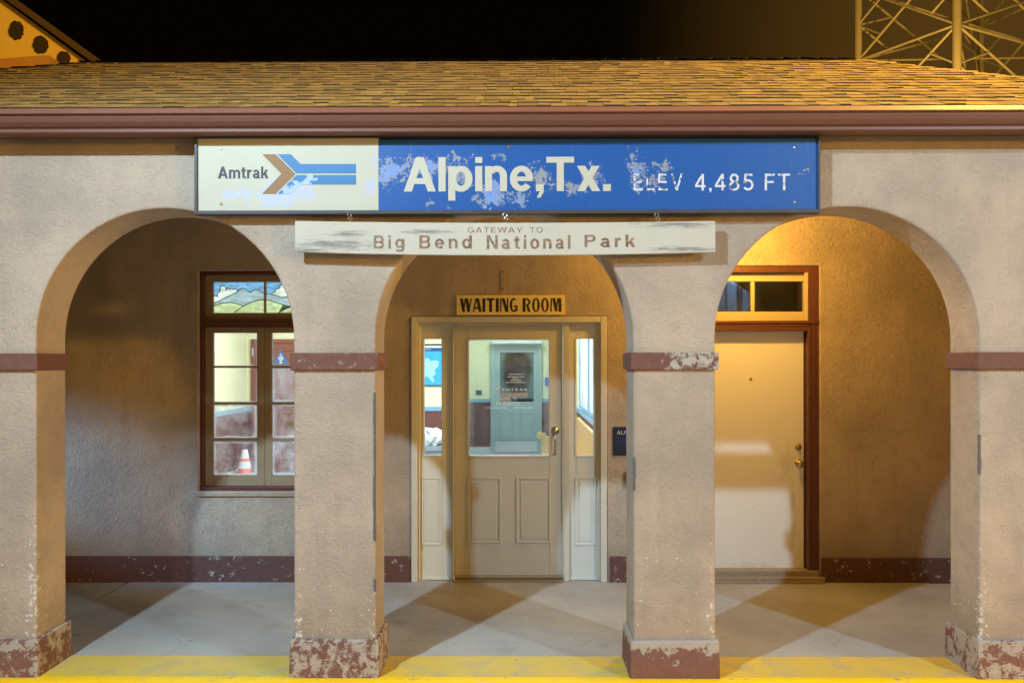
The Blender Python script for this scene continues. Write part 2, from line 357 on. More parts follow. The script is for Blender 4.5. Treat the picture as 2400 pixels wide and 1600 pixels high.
def m_glass(name, tint=(1, 1, 1), film=0.0, edge=0.0, seed=0.0, filmc=(.72, .76, .84), refl=1.0):
    n = N(name); tr = n.new('ShaderNodeBsdfTransparent'); n.put(tr.inputs[0], tint)
    gl = n.new('ShaderNodeBsdfGlossy'); gl.inputs['Roughness'].default_value = .015
    fr = n.new('ShaderNodeFresnel'); fr.inputs[0].default_value = 1.42
    sh = n.mixsh(n.ma('MULTIPLY', fr.outputs[0], refl), tr.outputs[0], gl.outputs[0])
    if film or edge:
        g = n.xyz(n.gen()); p = n.scale(n.pos(), (seed, seed, seed))
        def near(q): return n.ma('MINIMUM', q, n.ma('SUBTRACT', 1.0, q))
        ed = n.ma('MINIMUM', near(g[0]), near(g[2]))
        e = n.ma('MULTIPLY', n.step(n.ma('ADD', ed, n.ma('MULTIPLY', n.noise(22, 4, .6, p), .10)), .15, .04), edge)
        f = n.ma('MULTIPLY', n.step(n.noise(8, 6, .65, p), .25, .85), film)
        f = n.ma('ADD', f, n.ma('MULTIPLY', n.step(n.noise(30, 5, .7, n.scale(p, (4, 4, 4), (.5, 1, 1))), .62, .74), film * .9))
        d = n.new('ShaderNodeBsdfTranslucent'); n.put(d.inputs[0], filmc)
        d2 = n.new('ShaderNodeBsdfDiffuse'); n.put(d2.inputs[0], filmc)
        sh = n.mixsh(n.ma('ADD', e, f, True), sh, n.mixsh(.35, d.outputs[0], d2.outputs[0]))
    return n.surf(sh)
def m_stained(name, c, seed=0.0):
    """painted window glass, lit from behind"""
    n = N(name); p = n.scale(n.pos(), (seed, 0, seed), (1, 1, 4))
    v = n.noise(16, 5, .7, p)
    cc = n.mix(n.step(v, .3, .7), tuple(q * .72 for q in c), tuple(min(1, q * 1.15) for q in c))
    d = n.new('ShaderNodeBsdfTranslucent'); n.put(d.inputs[0], cc)
    tr = n.new('ShaderNodeBsdfTransparent'); n.put(tr.inputs[0], cc)
    return n.surf(n.mixsh(.32, d.outputs[0], tr.outputs[0]))

WALL = (.42, .345, .275)
M = {}
M['stucco'] = m_stucco('stucco_front', WALL, chips=.16)
M['stucco_back'] = m_stucco('stucco_porch_wall', (.42, .335, .255), chips=.05, seed=4.2, bump=.75, med_s=32)
M['worn_base'] = m_worn('worn_skirting', .34, 3.1, paint=(.105, .048, .040), k=18)
M['bands'] = [m_worn('impost_paint', wv, sd, k=22, spots=sp) for wv, sd, sp in ((.10, 1., None), (.34, 6.3, None), (.30, 12.8, [(1.06, 1.85, .26, .3)]), (.18, 22., None))]
M['bases'] = [m_worn('pier_base_paint', wv, sd, k=kk, top=tp, under=(.42, .385, .35), paint=(.17, .085, .070)) for wv, sd, tp, kk in ((.48, 2.6, .08, 13), (.58, 9.1, .0, 22), (.36, 15.7, .26, 9), (.56, 27.3, .05, 12))]
M['maroon'] = m_flat('maroon_paint', (.105, .036, .024), .45, .25, 14, bump=.15)
M['sash'] = m_flat('tan_sash_paint', (.30, .225, .14), .5, .15, 10, bump=.12)
M['cream'] = m_flat('cream_door_paint', (.52, .50, .43), .42, .07, 5, bump=.06)
def m_white_door():
    n = N('white_door_paint'); c = n.mix(n.noise(3, 4), (.76, .74, .70), (.80, .78, .74))
    e = n.many([(2.28, .98, .16, .30), (2.0, .06, .5, .16), (2.33, .5, .06, .7)])
    d = n.ma('MULTIPLY', n.step(n.ma('ADD', n.ma('MULTIPLY', e, .35), n.ma('MULTIPLY', n.noise(16, 7, .72, n.scale(n.pos(), (0, 0, 0), (1, 1, .6))), .6)), .42, .66), .45)
    c = n.mix(d, c, (.46, .42, .36))
    c = n.mix(n.ma('MULTIPLY', n.step(n.noise(9, 6, .7, n.scale(n.pos(), (4, 0, 0), (.6, 1, 5))), .66, .72), .35), c, (.40, .37, .33))
    return n.bsdf(c, .45, n.bump(n.noise(40, 3, .5, n.scale(n.pos(), (0, 0, 0), (3, 1, .3))), .08, .002), spec=.4)
M['white_door'] = m_white_door()
M['gutter'] = m_flat('brown_gutter', (.155, .070, .050), .46, .10, 3, spec=.35)
M['concrete'] = None
M['pale'] = m_flat('cool_lit_cream', (.56, .57, .53), .42, .07, 5, bump=.06)  # entrance cream shifted cooler for sidelights, cool lamp light put in the colour
M['steel'] = m_flat('worn_steel', (.5, .47, .42), .32, .2, 30, metal=1.0)
M['brass'] = m_flat('old_brass', (.50, .40, .24), .3, .25, 40, metal=1.0)
M['dark'] = m_flat('near_black', (.02, .02, .022), .5, .2)
M['glass'] = m_glass('clear_glass', (.96, .98, 1))
M['door_glass'] = m_glass('door_glass', (.80, .88, .90), film=.07, edge=.10, seed=3)

def m_concrete():
    n = N('porch_concrete'); big = n.noise(.9, 4, .6); mid = n.noise(5, 6, .7); fine = n.noise(60, 4, .7)
    c = n.mix(n.step(big, .3, .7), (.30, .295, .28), (.40, .395, .38))
    c = n.mix(n.ma('MULTIPLY', n.step(mid, .5, .72), .4), c, (.30, .285, .26))
    c = n.mix(n.ma('MULTIPLY', n.step(fine, .6, .7), .25), c, (.22, .21, .2))
    c = n.mix(n.ma('MULTIPLY', n.step(n.noise(14, 7, .75, n.scale(n.pos(), (7, 2, 0))), .64, .74), .5), c, (.17, .16, .15))
    c = n.mix(n.ma('MULTIPLY', n.step(n.noise(2.6, 7, .7, n.scale(n.pos(), (1, 5, 0))), .56, .66), .45), c, (.25, .23, .20))
    c = n.mix(n.ma('MULTIPLY', n.step(n.noise(4, 6, .7, n.scale(n.pos(), (3, 9, 0), (.5, 2, 1))), .60, .70), .4), c, (.50, .49, .46))
    ck = n.ma('ABSOLUTE', n.ma('SUBTRACT', n.noise(1.1, 6, .62, n.scale(n.pos(), (4, 4, 0))), .5))
    c = n.mix(n.ma('MULTIPLY', n.step(ck, .0035, .0008), n.ma('MULTIPLY', n.step(n.noise(1.7, 3, .5, n.scale(n.pos(), (9, 9, 0))), .52, .60), .7)), c, (.10, .095, .09))
    return n.bsdf(c, n.ma('ADD', n.ma('MULTIPLY', mid, .3), .42), n.bump(n.ma('ADD', fine, mid), .12, .006), spec=.4)
M['concrete'] = m_concrete()
def m_kerb(name, wear, seed):
    n = N(name); p = n.scale(n.pos(), (seed, seed, 0)); a = n.noise(7, 7, .7, n.scale(p, (0, 0, 0), (1, 2, 1))); b = n.noise(45, 4, .7, p)
    v = n.ma('ADD', n.ma('MULTIPLY', a, .7), n.ma('MULTIPLY', b, .3))
    o = n.xyz()
    if wear > .3:   # foot traffic wears the middle of each opening
        f = None
        for cx in (-2.08, -.08, 1.92):
            q = n.step(n.ma('ABSOLUTE', n.ma('SUBTRACT', o[0], cx)), .75, .40); f = q if f is None else n.ma('MAXIMUM', f, q)
        v = n.ma('ADD', v, n.ma('MULTIPLY', f, .16))
        fade = n.step(v, .34, .62)
        c = n.mix(n.ma('MULTIPLY', fade, wear * .8), (.76, .50, .010), (.56, .43, .12))
        c = n.mix(n.ma('MULTIPLY', n.step(n.noise(5, 6, .65, n.scale(p, (8, 1, 5))), .48, .62), .55), c, (.44, .38, .20))
        c = n.mix(n.step(n.noise(19, 6, .7, n.scale(p, (5, 5, 5))), .62, .67), c, (.33, .32, .30))
        c = n.mix(n.ma('MULTIPLY', n.step(n.noise(9, 5, .6, n.scale(p, (2, 6, 0))), .70, .74), .8), c, (.20, .22, .26))
    else:
        c = n.mix(n.noise(9, 4), (.80, .50, .004), (.90, .60, .006))
        c = n.mix(n.step(v, .565, .60), c, (.42, .36, .18))
    return n.bsdf(c, .62, n.bump(b, .2, .005), spec=.35)
M['kerb_worn'] = m_kerb('worn_yellow_paint', .85, 1.5); M['kerb_new'] = m_kerb('fresh_yellow_paint', 0, 4.0)
def m_shingle():
    n = N('wood_shingles'); r = n.rnd()
    c = n.mix(r, (.135, .094, .032), (.235, .168, .056))
    c = n.mix(n.ma('MULTIPLY', n.step(n.noise(60, 4, .6, n.scale(n.pos(), (0, 0, 0), (3, .3, .3))), .45, .75), .45), c, (.12, .082, .030))
    c = n.mix(n.ma('MULTIPLY', n.step(n.noise(2.3, 5, .65), .52, .72), .4), c, (.10, .070, .028))
    return n.bsdf(c, .85, n.bump(n.noise(90, 3, .6, n.scale(n.pos(), (0, 0, 0), (3, .4, .4))), .4, .004), spec=.2)
M['shingle'] = m_shingle()

# ------------------------------------------------------------------ ground
YW = 2.06          # porch back wall
YT = .32           # arcade thickness
def gridplane(name, x0, x1, y0, y1, z, mat, label=None):
    bm = NB(); v = [bm.verts.new(q) for q in ((x0, y0, z), (x1, y0, z), (x1, y1, z), (x0, y1, z))]; bm.faces.new(v)
    o = link(name, bm, mat, kind='structure'); 
    if label: o['label'] = label
    return o
M['asphalt'] = m_flat('platform_paving', (.20, .19, .18), .85, .2, 6, bump=.3)
gridplane('ground', -300, 300, -300, 500, -.16, M['asphalt'])
bm = NB(); box(bm, -30, 30, -9, -.16, -.30, -.012); link('platform', bm, M['concrete'], kind='structure')
bm = NB()
box(bm, -3.27, 3.42, -.16, 2.30, -.3, 0)
link('porch_floor', bm, M['concrete'], kind='structure')
bm = NB(); box(bm, -3.29, -3.275, -.15, 2.05, -.3, -.012); box(bm, -9, -3.295, -.16, 2.30, -.3, -.004)
link('side_walk', bm, M['concrete'], kind='structure')
bm = NB(); box(bm, 3.43, 9, -.16, 2.30, -.3, -.006); link('side_path', bm, M['concrete'], kind='structure')
# painted edge: a worn strip under the arches and a bright fresh line along the platform edge
bm = NB(); box(bm, -3.26, 3.42, .0, .335, -.05, .004); link('painted_threshold_strip', bm, M['kerb_worn'], kind='structure')
bm = NB(); box(bm, -3.26, 3.42, -.16, -.002, -.05, .006); link('painted_edge_line', bm, M['kerb_new'], kind='structure')

# ------------------------------------------------------------------ station building
st = thing('station_building', 'tan stucco railway station with three arches, red brown bands and a shingled roof', 'station', (0, 0, 0))
PX = [(-4.40, -2.84), (-1.319, -.838), (.673, 1.151), (2.687, 4.20)]  # outer piers widened out of view to block the platform lamps
ZI0, ZI1, ZTOP = 1.80, 1.902, 3.28
SPR, CROWN = 1.985, 2.752
# arch wall (spandrels) above the imposts, one body with round soffits
bm = NB()
outline_top = ZTOP; NA = 40
holes = []
for i in range(3):
    xl, xr = PX[i][1], PX[i + 1][0]; cx, rx = (xl + xr) / 2, (xr - xl) / 2; rz = CROWN - SPR
    holes.append([(xl, ZI0 + .05)] + [(cx - rx * math.cos(math.pi * k / NA), SPR + rz * math.sin(math.pi * k / NA)) for k in range(NA + 1)] + [(xr, ZI0 + .05)])
lower = [(PX[0][0], ZI0 + .05)]
for h in holes: lower += h
lower += [(PX[3][1], ZI0 + .05), (PX[3][1], ZTOP), (PX[0][0], ZTOP)]
prism(bm, lower, 0, YT)
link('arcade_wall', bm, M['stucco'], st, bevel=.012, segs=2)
# piers
SCRAPES = {1: [(.0, 1.75, 1.13), (.0, 1.02, .74)], 2: [(1, 1.32, 1.16)], 3: [(1, 1.48, 1.22)]}
for i, (a, b) in enumerate(PX):
    bm = NB(); box(bm, a, b, 0, YT, -.05, ZI0 + .05)
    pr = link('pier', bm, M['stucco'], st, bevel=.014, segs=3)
    bm = NB(); box(bm, a - .018, b + .018, -.02, YT + .018, ZI0, ZI1)
    link('impost_band', bm, M['bands'][i], pr, label=['red brown impost band with a few chips', 'red brown impost band speckled with white', 'red brown impost band flaked white at its right end', 'plain red brown impost band'][i], bevel=.008)
    # battered base block, slightly crooked on top
    bm = NB(); o = .026
    pts = [(a - o, -.028), (b + o, -.028), (b + o, YT + .022), (a - o, YT + .022)]
    lo = [bm.verts.new((x, y, -.05)) for x, y in pts]
    hi = [bm.verts.new((x + (.008 if x < (a + b) / 2 else -.008), y + .004, .228 + random.uniform(-.006, .006))) for x, y in pts]
    bm.faces.new(hi); 
    for k in range(4): bm.faces.new((lo[k], lo[(k + 1) % 4], hi[(k + 1) % 4], hi[k]))
    link('pier_base', bm, M['bases'][i], pr, label=['red brown pier base flaking at its upper edge', 'pier base with most red paint worn off', 'pier base with a solid red brown patch under a white rim', 'pier base with patchy red paint on grey'][i], bevel=.010)
M['lead'] = m_flat('bare_corner_metal', (.12, .13, .15), .5, .3, 30, metal=.3)
def bead(i, xs, z0, z1):
    pr = [o for o in st.children if o.name.startswith('pier')][i]
    bm = NB(); prof = [(-.0035, 0)]
    n_ = 9
    for k in range(n_):
        za, zb = z0 + (z1 - z0) * k / n_, z0 + (z1 - z0) * (k + 1) / n_
        wdt = random.uniform(.008, .015)
        if xs > 0: box(bm, PX[i][1] - wdt, PX[i][1] + .0025, -.0025, random.uniform(.006, .012), za, zb)
        else: box(bm, PX[i][0] - .0025, PX[i][0] + wdt, -.0025, random.uniform(.006, .012), za, zb)
    link('corner_bead', bm, M['lead'], pr, label='bare grey metal corner where the stucco has broken off')
bead(1, 1, .80, 1.67); bead(1, 1, .50, .575); bead(2, -1, 1.10, 1.285); bead(3, -1, 1.19, 1.42)

# porch back wall with its openings
WIN = (X(465, YW), X(775, YW), Z(1150, YW), Z(633, YW))
DOOR = (X(964, YW), X(1422, YW), 0.0, Z(742, YW))
RD = (X(1611, YW), X(1921, YW), 0.0, Z(624, YW))
def wall_open(bm, x0, x1, z0, z1, y0, y1, ops):
    xs = sorted({x0, x1, *[v for o in ops for v in o[:2]]}); zs = sorted({z0, z1, *[v for o in ops for v in o[2:]]})
    xs = [v for v in xs if x0 <= v <= x1]; zs = [v for v in zs if z0 <= v <= z1]
    V = {}
    def vv(i, j, y):
        k = (i, j, y)
        if k not in V: V[k] = bm.verts.new((xs[i], y, zs[j]))
        return V[k]
    def solid(i, j):
        if i < 0 or j < 0 or i >= len(xs) - 1 or j >= len(zs) - 1: return False
        cx, cz = (xs[i] + xs[i + 1]) / 2, (zs[j] + zs[j + 1]) / 2
        return not any(o[0] < cx < o[1] and o[2] < cz < o[3] for o in ops)
    for i in range(len(xs) - 1):
        for j in range(len(zs) - 1):
            if not solid(i, j): continue
            bm.faces.new((vv(i, j, y0), vv(i + 1, j, y0), vv(i + 1, j + 1, y0), vv(i, j + 1, y0)))
            bm.faces.new((vv(i, j, y1), vv(i, j + 1, y1), vv(i + 1, j + 1, y1), vv(i + 1, j, y1)))
            if not solid(i - 1, j): bm.faces.new((vv(i, j, y0), vv(i, j + 1, y0), vv(i, j + 1, y1), vv(i, j, y1)))
            if not solid(i + 1, j): bm.faces.new((vv(i + 1, j, y0), vv(i + 1, j, y1), vv(i + 1, j + 1, y1), vv(i + 1, j + 1, y0)))
            if not solid(i, j - 1): bm.faces.new((vv(i, j, y0), vv(i, j, y1), vv(i + 1, j, y1), vv(i + 1, j, y0)))
            if not solid(i, j + 1): bm.faces.new((vv(i, j + 1, y0), vv(i + 1, j + 1, y0), vv(i + 1, j + 1, y1), vv(i, j + 1, y1)))
YI = 2.34
bm = NB(); wall_open(bm, -8, 7, -.05, 3.4, YW, YI, [WIN, (DOOR[0], DOOR[1], -.1, DOOR[3]), (RD[0], RD[1], -.1, RD[3])])
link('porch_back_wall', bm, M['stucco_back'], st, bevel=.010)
# worn maroon skirting
SK = Z(1302, YW)
bm = NB(); box(bm, -8, DOOR[0] - .012, YW - .022, YW, -.05, SK); box(bm, DOOR[1] + .025, RD[0] - .03, YW - .022, YW, -.05, SK); box(bm, RD[1] + .008, 7, YW - .022, YW, -.05, SK - .012)
link('skirting', bm, M['worn_base'], st, bevel=.006)
# porch ceiling and end headers
bm = NB(); box(bm, -4.40, 4.20, YT, YW, 3.12, 3.2); link('porch_ceiling', bm, m_flat('ceiling_paint', (.32, .25, .17), .7, .1), st)
bm = NB(); box(bm, -4.40, -4.1, YT, YW, 2.92, 3.12); link('end_beam', bm, M['stucco_back'], st, bevel=.01)
bm = NB(); box(bm, 3.9, 4.20, 1.62, YW, 2.2, 3.12); link('end_beam', bm, M['stucco_back'], st, bevel=.01)
bm = NB(); box(bm, 3.9, 4.20, YT, 1.62, -.05, 3.12); link('light_block_wall', bm, M['stucco_back'], st, bevel=.01)  # added out of view, keeps the far street lamp off the right bay

# ---- roof: rows of real shingles on four slopes
SL = .5; EY, EZ = -.17, 3.287; RY = 1.82; RZ = EZ + SL * (RY - EY)
RX0, RX1 = X(204, RY), X(2005, RY)
pL = (X(0, 1.45), 1.45); pR = (X(2400, .795), .795)
def hip(x0, p):  # x as a function of y along the hip
    k = (p[0] - x0) / (p[1] - RY); return lambda y: x0 + k * (y - RY)
hL, hR = hip(RX0, pL), hip(RX1, pR)
nrm = Vector((0, -SL, 1)).normalized(); up = Vector((0, 1, SL)).normalized()
slen = math.hypot(RY - EY, RZ - EZ)
bm = NB()
def q4(a, b, c, d): bm.faces.new([bm.verts.new(v) for v in (a, b, c, d)])
cL, cR = Vector((hL(EY), EY, EZ)), Vector((hR(EY), EY, EZ)); rL, rR = Vector((RX0, RY, RZ)), Vector((RX1, RY, RZ))
BY = 3.6; bz = RZ - (BY - RY) * .5
dn = Vector((0, 0, -.012))
q4(cL + dn, cR + dn, rR + dn, rL + dn)
bL, bR = Vector((cL.x, BY, bz)), Vector((cR.x, BY, bz))
for tri in ((cL, rL, bL), (cR, bR, rR)): bm.faces.new([bm.verts.new(v + dn) for v in tri])
q4(rL + dn, rR + dn, bR + dn, bL + dn)
rows = 18; ex = slen / rows
def shingle(x0, x1, s0, s1, t):
    def pt(x, s, h): return Vector((x, EY, EZ)) + up * s + nrm * h
    a0, a1 = pt(x0, s0, -.004), pt(x1, s0, -.004); b0, b1 = pt(x0, s0, t), pt(x1, s0, t); c0, c1 = pt(x0, s1, .001), pt(x1, s1, .001)
    v = [bm.verts.new(q) for q in (a0, a1, b0, b1, c0, c1)]
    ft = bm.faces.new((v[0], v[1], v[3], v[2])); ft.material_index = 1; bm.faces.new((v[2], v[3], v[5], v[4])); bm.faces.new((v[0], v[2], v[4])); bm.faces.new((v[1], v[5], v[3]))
for r in range(rows):
    s = r * ex; y = EY + up.y * s
    xa, xb = hL(y) + .01, hR(y) - .01; x = xa - random.uniform(0, .1); wave = random.uniform(0, 6)
    while x < xb:
        wd = random.choice((.055, .07, .085, .105, .13)) * random.uniform(.85, 1.15)
        s0 = s + random.uniform(-.013, .013) + .010 * math.sin(x * 1.7 + wave)
        if r == 0: s0 = random.uniform(-.012, .004)
        shingle(max(x, xa), min(x + wd - random.uniform(.001, .004), xb), s0, min(s + ex * 1.25, slen + .02), random.choice((.0055, .007, .009, .011)))
        x += wd
# ridge and hip caps
def caps(a, b, n_):
    d = (b - a) / n_
    side = d.normalized().cross(Vector((0, 0, 1))).normalized()
    for k in range(n_):
        p, q = a + d * (k - .25), a + d * (k + 1); hh = .012 + random.uniform(0, .007)
        v = [bm.verts.new(t) for t in (p + side * .085 + Vector((0, 0, hh - .026)), p + Vector((0, 0, hh)), p - side * .085 + Vector((0, 0, hh - .026)),
                                       q + side * .085 + Vector((0, 0, -.024)), q + Vector((0, 0, .002)), q - side * .085 + Vector((0, 0, -.027)))]
        bm.faces.new((v[0], v[1], v[4], v[3])); bm.faces.new((v[1], v[2], v[5], v[4])); bm.faces.new((v[0], v[2], v[1]))
caps(rL, rR, 44); caps(cL, rL, 20); caps(cR, rR, 16)
M['butt_shade'] = m_flat('shaded_butt', (.062, .040, .015), .9, .4, 40)  # shingle butts painted darker than the tops, row shade put into the colour
link('roof', bm, [M['shingle'], M['butt_shade']], st)
M['roofing'] = m_flat('flat_roofing', (.10, .085, .07), .9, .2)
bm = NB(); box(bm, -8, 7, YI + .01, 12.4, 3.42, 3.5); link('rear_roof', bm, M['roofing'], st)
# eave soffit and gutter (K profile)
bm = NB(); box(bm, cL.x, cR.x, -.14, -.001, 3.205, 3.225); box(bm, cL.x, cR.x, -.002, .06, 3.225, 3.272); link('soffit', bm, M['gutter'], st)
GY = -.06
prof = [(GY, 3.150), (-.150, 3.150), (-.158, 3.156), (-.158, 3.170), (-.150, 3.177), (-.166, 3.186), (-.186, 3.206), (-.196, 3.230), (-.198, 3.242), (-.213, 3.244), (-.215, 3.249), (-.196, 3.279), (-.188, 3.281), (-.185, 3.256), (-.18, 3.235), (-.15, 3.19), (GY, 3.175)]
bm = NB(); sweep_x(bm, prof, cL.x - .02, cR.x + .02)
link('gutter', bm, M['gutter'], st, bevel=.0015)
bm = NB(); box(bm, cL.x, cR.x, GY + .001, -.012, 3.158, 3.215); link('fascia', bm, M['maroon'], st)

# ------------------------------------------------------------------ window in the left bay
def zc(v): return 600 + v / 2.7036            # reads of the enlarged window crop
def xc(v): return 440 + v / 2.7036
YF = YW + .075
def rect(px0, px1, py0, py1, Y): 
    a = P(px0, py1, Y); b = P(px1, py0, Y); return a[0], b[0], a[1], b[1]
win = boxes('window', [
    (WIN[0], X(481, YF), YW + .03, YF + .05, WIN[2], WIN[3]), (X(759, YF), WIN[1], YW + .03, YF + .05, WIN[2], WIN[3]),
    (X(481, YF), X(759, YF), YW + .03, YF + .05, Z(643, YF), WIN[3]),
    (X(481, YF), X(759, YF), YW + .02, YF + .05, Z(766, YF), Z(748, YF)),
    (X(481, YF), X(759, YF), YW + .012, YF + .05, WIN[2] + .001, Z(1138, YF))], M['maroon'], st, bevel=.004)
win['label'] = 'maroon casement window with painted glass above'
bm = NB(); box(bm, WIN[0] - .03, WIN[1] + .03, YW - .02, YW + .012, WIN[2] - .045, WIN[2] - .001); link('sill', bm, M['stucco_back'], win, bevel=.008)
# transom sash
ts = boxes('transom_sash', [
    (X(481, YF), X(500, YF), YF, YF + .035, Z(748, YF), Z(643, YF)), (X(740, YF), X(759, YF), YF, YF + .035, Z(748, YF), Z(643, YF)),
    (X(500, YF), X(740, YF), YF, YF + .035, Z(659, YF), Z(643, YF)), (X(500, YF), X(740, YF), YF, YF + .035, Z(748, YF), Z(732, YF)),
    (X(618, YF), X(623, YF), YF + .004, YF + .03, Z(732, YF), Z(659, YF))], M['sash'], win, bevel=.003)
for side, (fx0, fx1, cols) in enumerate(((481, 620, (500, 602)), (620.6, 759, (637, 740)))):
    rws = [(779, 856), (861, 941), (947, 1025.5), (1033, 1112.5)]
    lst = [(X(fx0, YF), X(cols[0], YF), YF, YF + .035, Z(1138, YF), Z(766, YF)), (X(cols[1], YF), X(fx1, YF), YF, YF + .035, Z(1138, YF), Z(766, YF))]
    edges = [766] + [v for r_ in rws for v in r_] + [1138]
    for k in range(0, len(edges), 2):
        lst.append((X(cols[0], YF), X(cols[1], YF), YF + (0 if k in (0, 8) else .005), YF + .035, Z(edges[k + 1], YF), Z(edges[k], YF)))
    sash = boxes('casement_sash', lst, M['sash'], win, bevel=.003)
    for k, (a, b) in enumerate(rws):
        rc = rect(cols[0] - 1, cols[1] + 1, a - 1, b + 1, YF + .016)
        film = (0, 0, .34, .36)[k] if side == 0 else (0, .52, .40, .50)[k]
        g = m_glass('window_glass', (.97, .99, 1), film, .55 if film else .12, seed=k * 3.7 + side * 11)
        boxes('pane', [(rc[0], rc[1], YF + .016, YF + .019, rc[2], rc[3])], g, win, label='pane hazed with dirt and old film' if film > .1 else None)
# hinges on the left casement
for py in (793, 1090):
    bm = NB(); tube(bm, (X(483, YF), YF - .006, Z(py + 10, YF)), (X(483, YF), YF - .006, Z(py - 10, YF)), .005); link('hinge', bm, M['sash'], win)
# painted landscape: sky, clouds, mountains, hills as separate coloured layers of one glass, with black leading
YG = YF + .014
def px2(pts): return [P(xc(a), zc(b), YG) for a, b in pts]
def layer(bm, pts, y): 
    bm.faces.new([bm.verts.new((x, y, z)) for x, z in px2(pts)])
top, bot, x0, x1, xm = 158, 359, 162, 811, 487
layers = []
def glasslayer(name, polys, c, seed, y):
    bm = NB()
    for p_ in polys: 
        pts = px2(p_); prism(bm, pts, y, y + .0012)
    return link(name, bm, m_stained('painted_glass', c, seed), win)
mount = [(162, 303), (228, 270), (275, 247), (312, 228), (330, 210), (345, 203), (360, 206), (378, 220), (398, 232), (415, 216), (430, 212), (447, 214), (480, 232), (505, 240), (530, 243), (560, 250), (590, 262), (640, 258), (700, 240), (740, 225), (811, 245)]
h1 = [(162, 318), (180, 310), (225, 298), (270, 292), (310, 302), (352, 317)]
h2 = [(295, 359), (325, 335), (352, 318), (395, 297), (430, 283), (470, 276), (505, 277), (550, 290), (600, 308), (655, 322)]
h3 = [(575, 359), (620, 335), (655, 322), (720, 300), (811, 285)]
def puff(cx, cy, rr, a0, a1): return [(cx + rr * math.cos(R(a)), cy + rr * math.sin(R(a))) for a in range(a0, a1 + 1, 20)]
cl1 = [(162, 268)] + puff(176, 262, 12, 190, 330) + puff(200, 246, 14, 120, 250) + puff(224, 206, 19, 150, 390) + puff(255, 214, 11, 200, 340) + puff(277, 216, 11, 200, 330) + puff(301, 218, 12, 200, 330) + [(316, 224)]
cl2 = [(530, 243)] + puff(546, 240, 12, 190, 290) + puff(568, 222, 15, 150, 300) + puff(603, 200, 22, 170, 320) + puff(650, 194, 24, 200, 350) + [(700, 205), (740, 225)]
sky = [(x0, top), (x1, top), (x1, 245), (740, 225)] + cl2[::-1] + mount[6:14][::-1] + [(330, 210), (316, 224)] + cl1[::-1]
glasslayer('painted_pane', [sky], (.46, .66, .86), 1, YG + .004)
glasslayer('painted_pane', [cl1 + [(312, 228), (275, 247), (228, 270), (162, 303)]], (.84, .90, .86), 2, YG + .004)
glasslayer('painted_pane', [cl2 + [(700, 240), (640, 258), (590, 262), (560, 250)]], (.84, .90, .86), 5, YG + .004)
glasslayer('painted_pane', [mount + h3[::-1] + h2[::-1][1:-2] + h1[::-1]], (.60, .68, .72), 3, YG + .004)
for hp in (h1 + h2[:2][::-1] + [(162, 359)], h2 + [(620, 335), (575, 359)], h3 + [(811, 359)]):
    glasslayer('painted_pane', [hp], (.70, .76, .56), 4, YG + .004)
bm = NB()
def line(pts, r=.0034):
    q = [(x, YG, z) for x, z in px2(pts)]
    for a, b in zip(q, q[1:]): tube(bm, a, b, r, n=6)
line(cl1); line(cl2); line(mount); line(h1); line(h2); line(h3)
link('leading', bm, M['dark'], win)

# ------------------------------------------------------------------ entrance in the centre bay
def xd(v): return 940 + v / 3.733
def zd(v): return 680 + v / 3.733
YD = YW + .05     # face of the door leaf
ent = thing('entrance_tmp', '', '') ; bpy.data.objects.remove(ent)
bm = NB()
z0s = Z(1362, YW)
DT, DT2 = Z(742, YW), Z(754, YW)
# outer trim: proud of the stucco, mitred look from two steps
tr0, tr1 = X(964, YW), X(1422, YW); ti0, ti1 = X(979, YW), X(1407, YW)
for (a, b, c, d, y0) in ((tr0, ti0, 0, DT, YW - .018), (ti1, tr1, 0, DT, YW - .018), (ti0, ti1, DT - .05, DT, YW - .018)):
    box(bm, a, b, y0, YW + .10, c, d)
for (a, b, c, d) in ((ti0, ti0 + .018, 0, DT - .05), (ti1 - .018, ti1, 0, DT - .05), (ti0 + .018, ti1 - .018, DT - .068, DT - .05)):
    box(bm, a, b, YW + .008, YW + .10, c, d)
surround = link('entrance_frame', bm, M['cream'], st, bevel=.006)
bm = NB(); box(bm, X(1064, YD), X(1319, YD), YW - .03, YI, -.01, .018); link('threshold', bm, M['steel'], surround, bevel=.003)
def panel(bm, r, y, w_=.016, d=.008):
    a, b, c, e = r
    for q in ((a, a + w_, c, e), (b - w_, b, c, e), (a + w_, b - w_, c, c + w_), (a + w_, b - w_, e - w_, e)): box(bm, q[0], q[1], y - d, y + .004, q[2], q[3])
    i = .038; box(bm, a + i, b - i, y - .006, y + .004, c + i, e - i)
for k, (pa, pb, g0, g1, q0, q1) in enumerate(((982.5, 1061, 993, 1036, 988, 1035), (1334, 1405, 1350, 1392, 1347, 1396))):
    a, b = X(pa, YD), X(pb, YD); ga, gb = X(g0, YD), X(g1, YD); gt, gz = Z(793, YD), Z(1068, YD); top_ = DT - .068
    bm = NB(); lo_ = .004
    box(bm, a, ga, YD, YD + .045, lo_, top_); box(bm, gb, b, YD, YD + .045, lo_, top_); box(bm, ga, gb, YD, YD + .045, gt, top_); box(bm, ga, gb, YD, YD + .045, lo_, gz)
    # glazing bead
    for q in ((ga - .012, ga + .004, gz, gt), (gb - .004, gb + .012, gz, gt), (ga + .004, gb - .004, gt - .004, gt + .012), (ga + .004, gb - .004, gz - .012, gz + .004)): box(bm, q[0], q[1], YD - .006, YD + .05, q[2], q[3])
    panel(bm, (X(q0, YD), X(q1, YD), Z(1277, YD), Z(1117, YD)), YD)
    box(bm, a, b, YD - .012, YD, lo_, .03)
    sl = link('sidelight', bm, M['pale'], st, bevel=.003)
    boxes('pane', [(ga, gb, YD + .02, YD + .025, gz, gt)], M['glass'], sl)
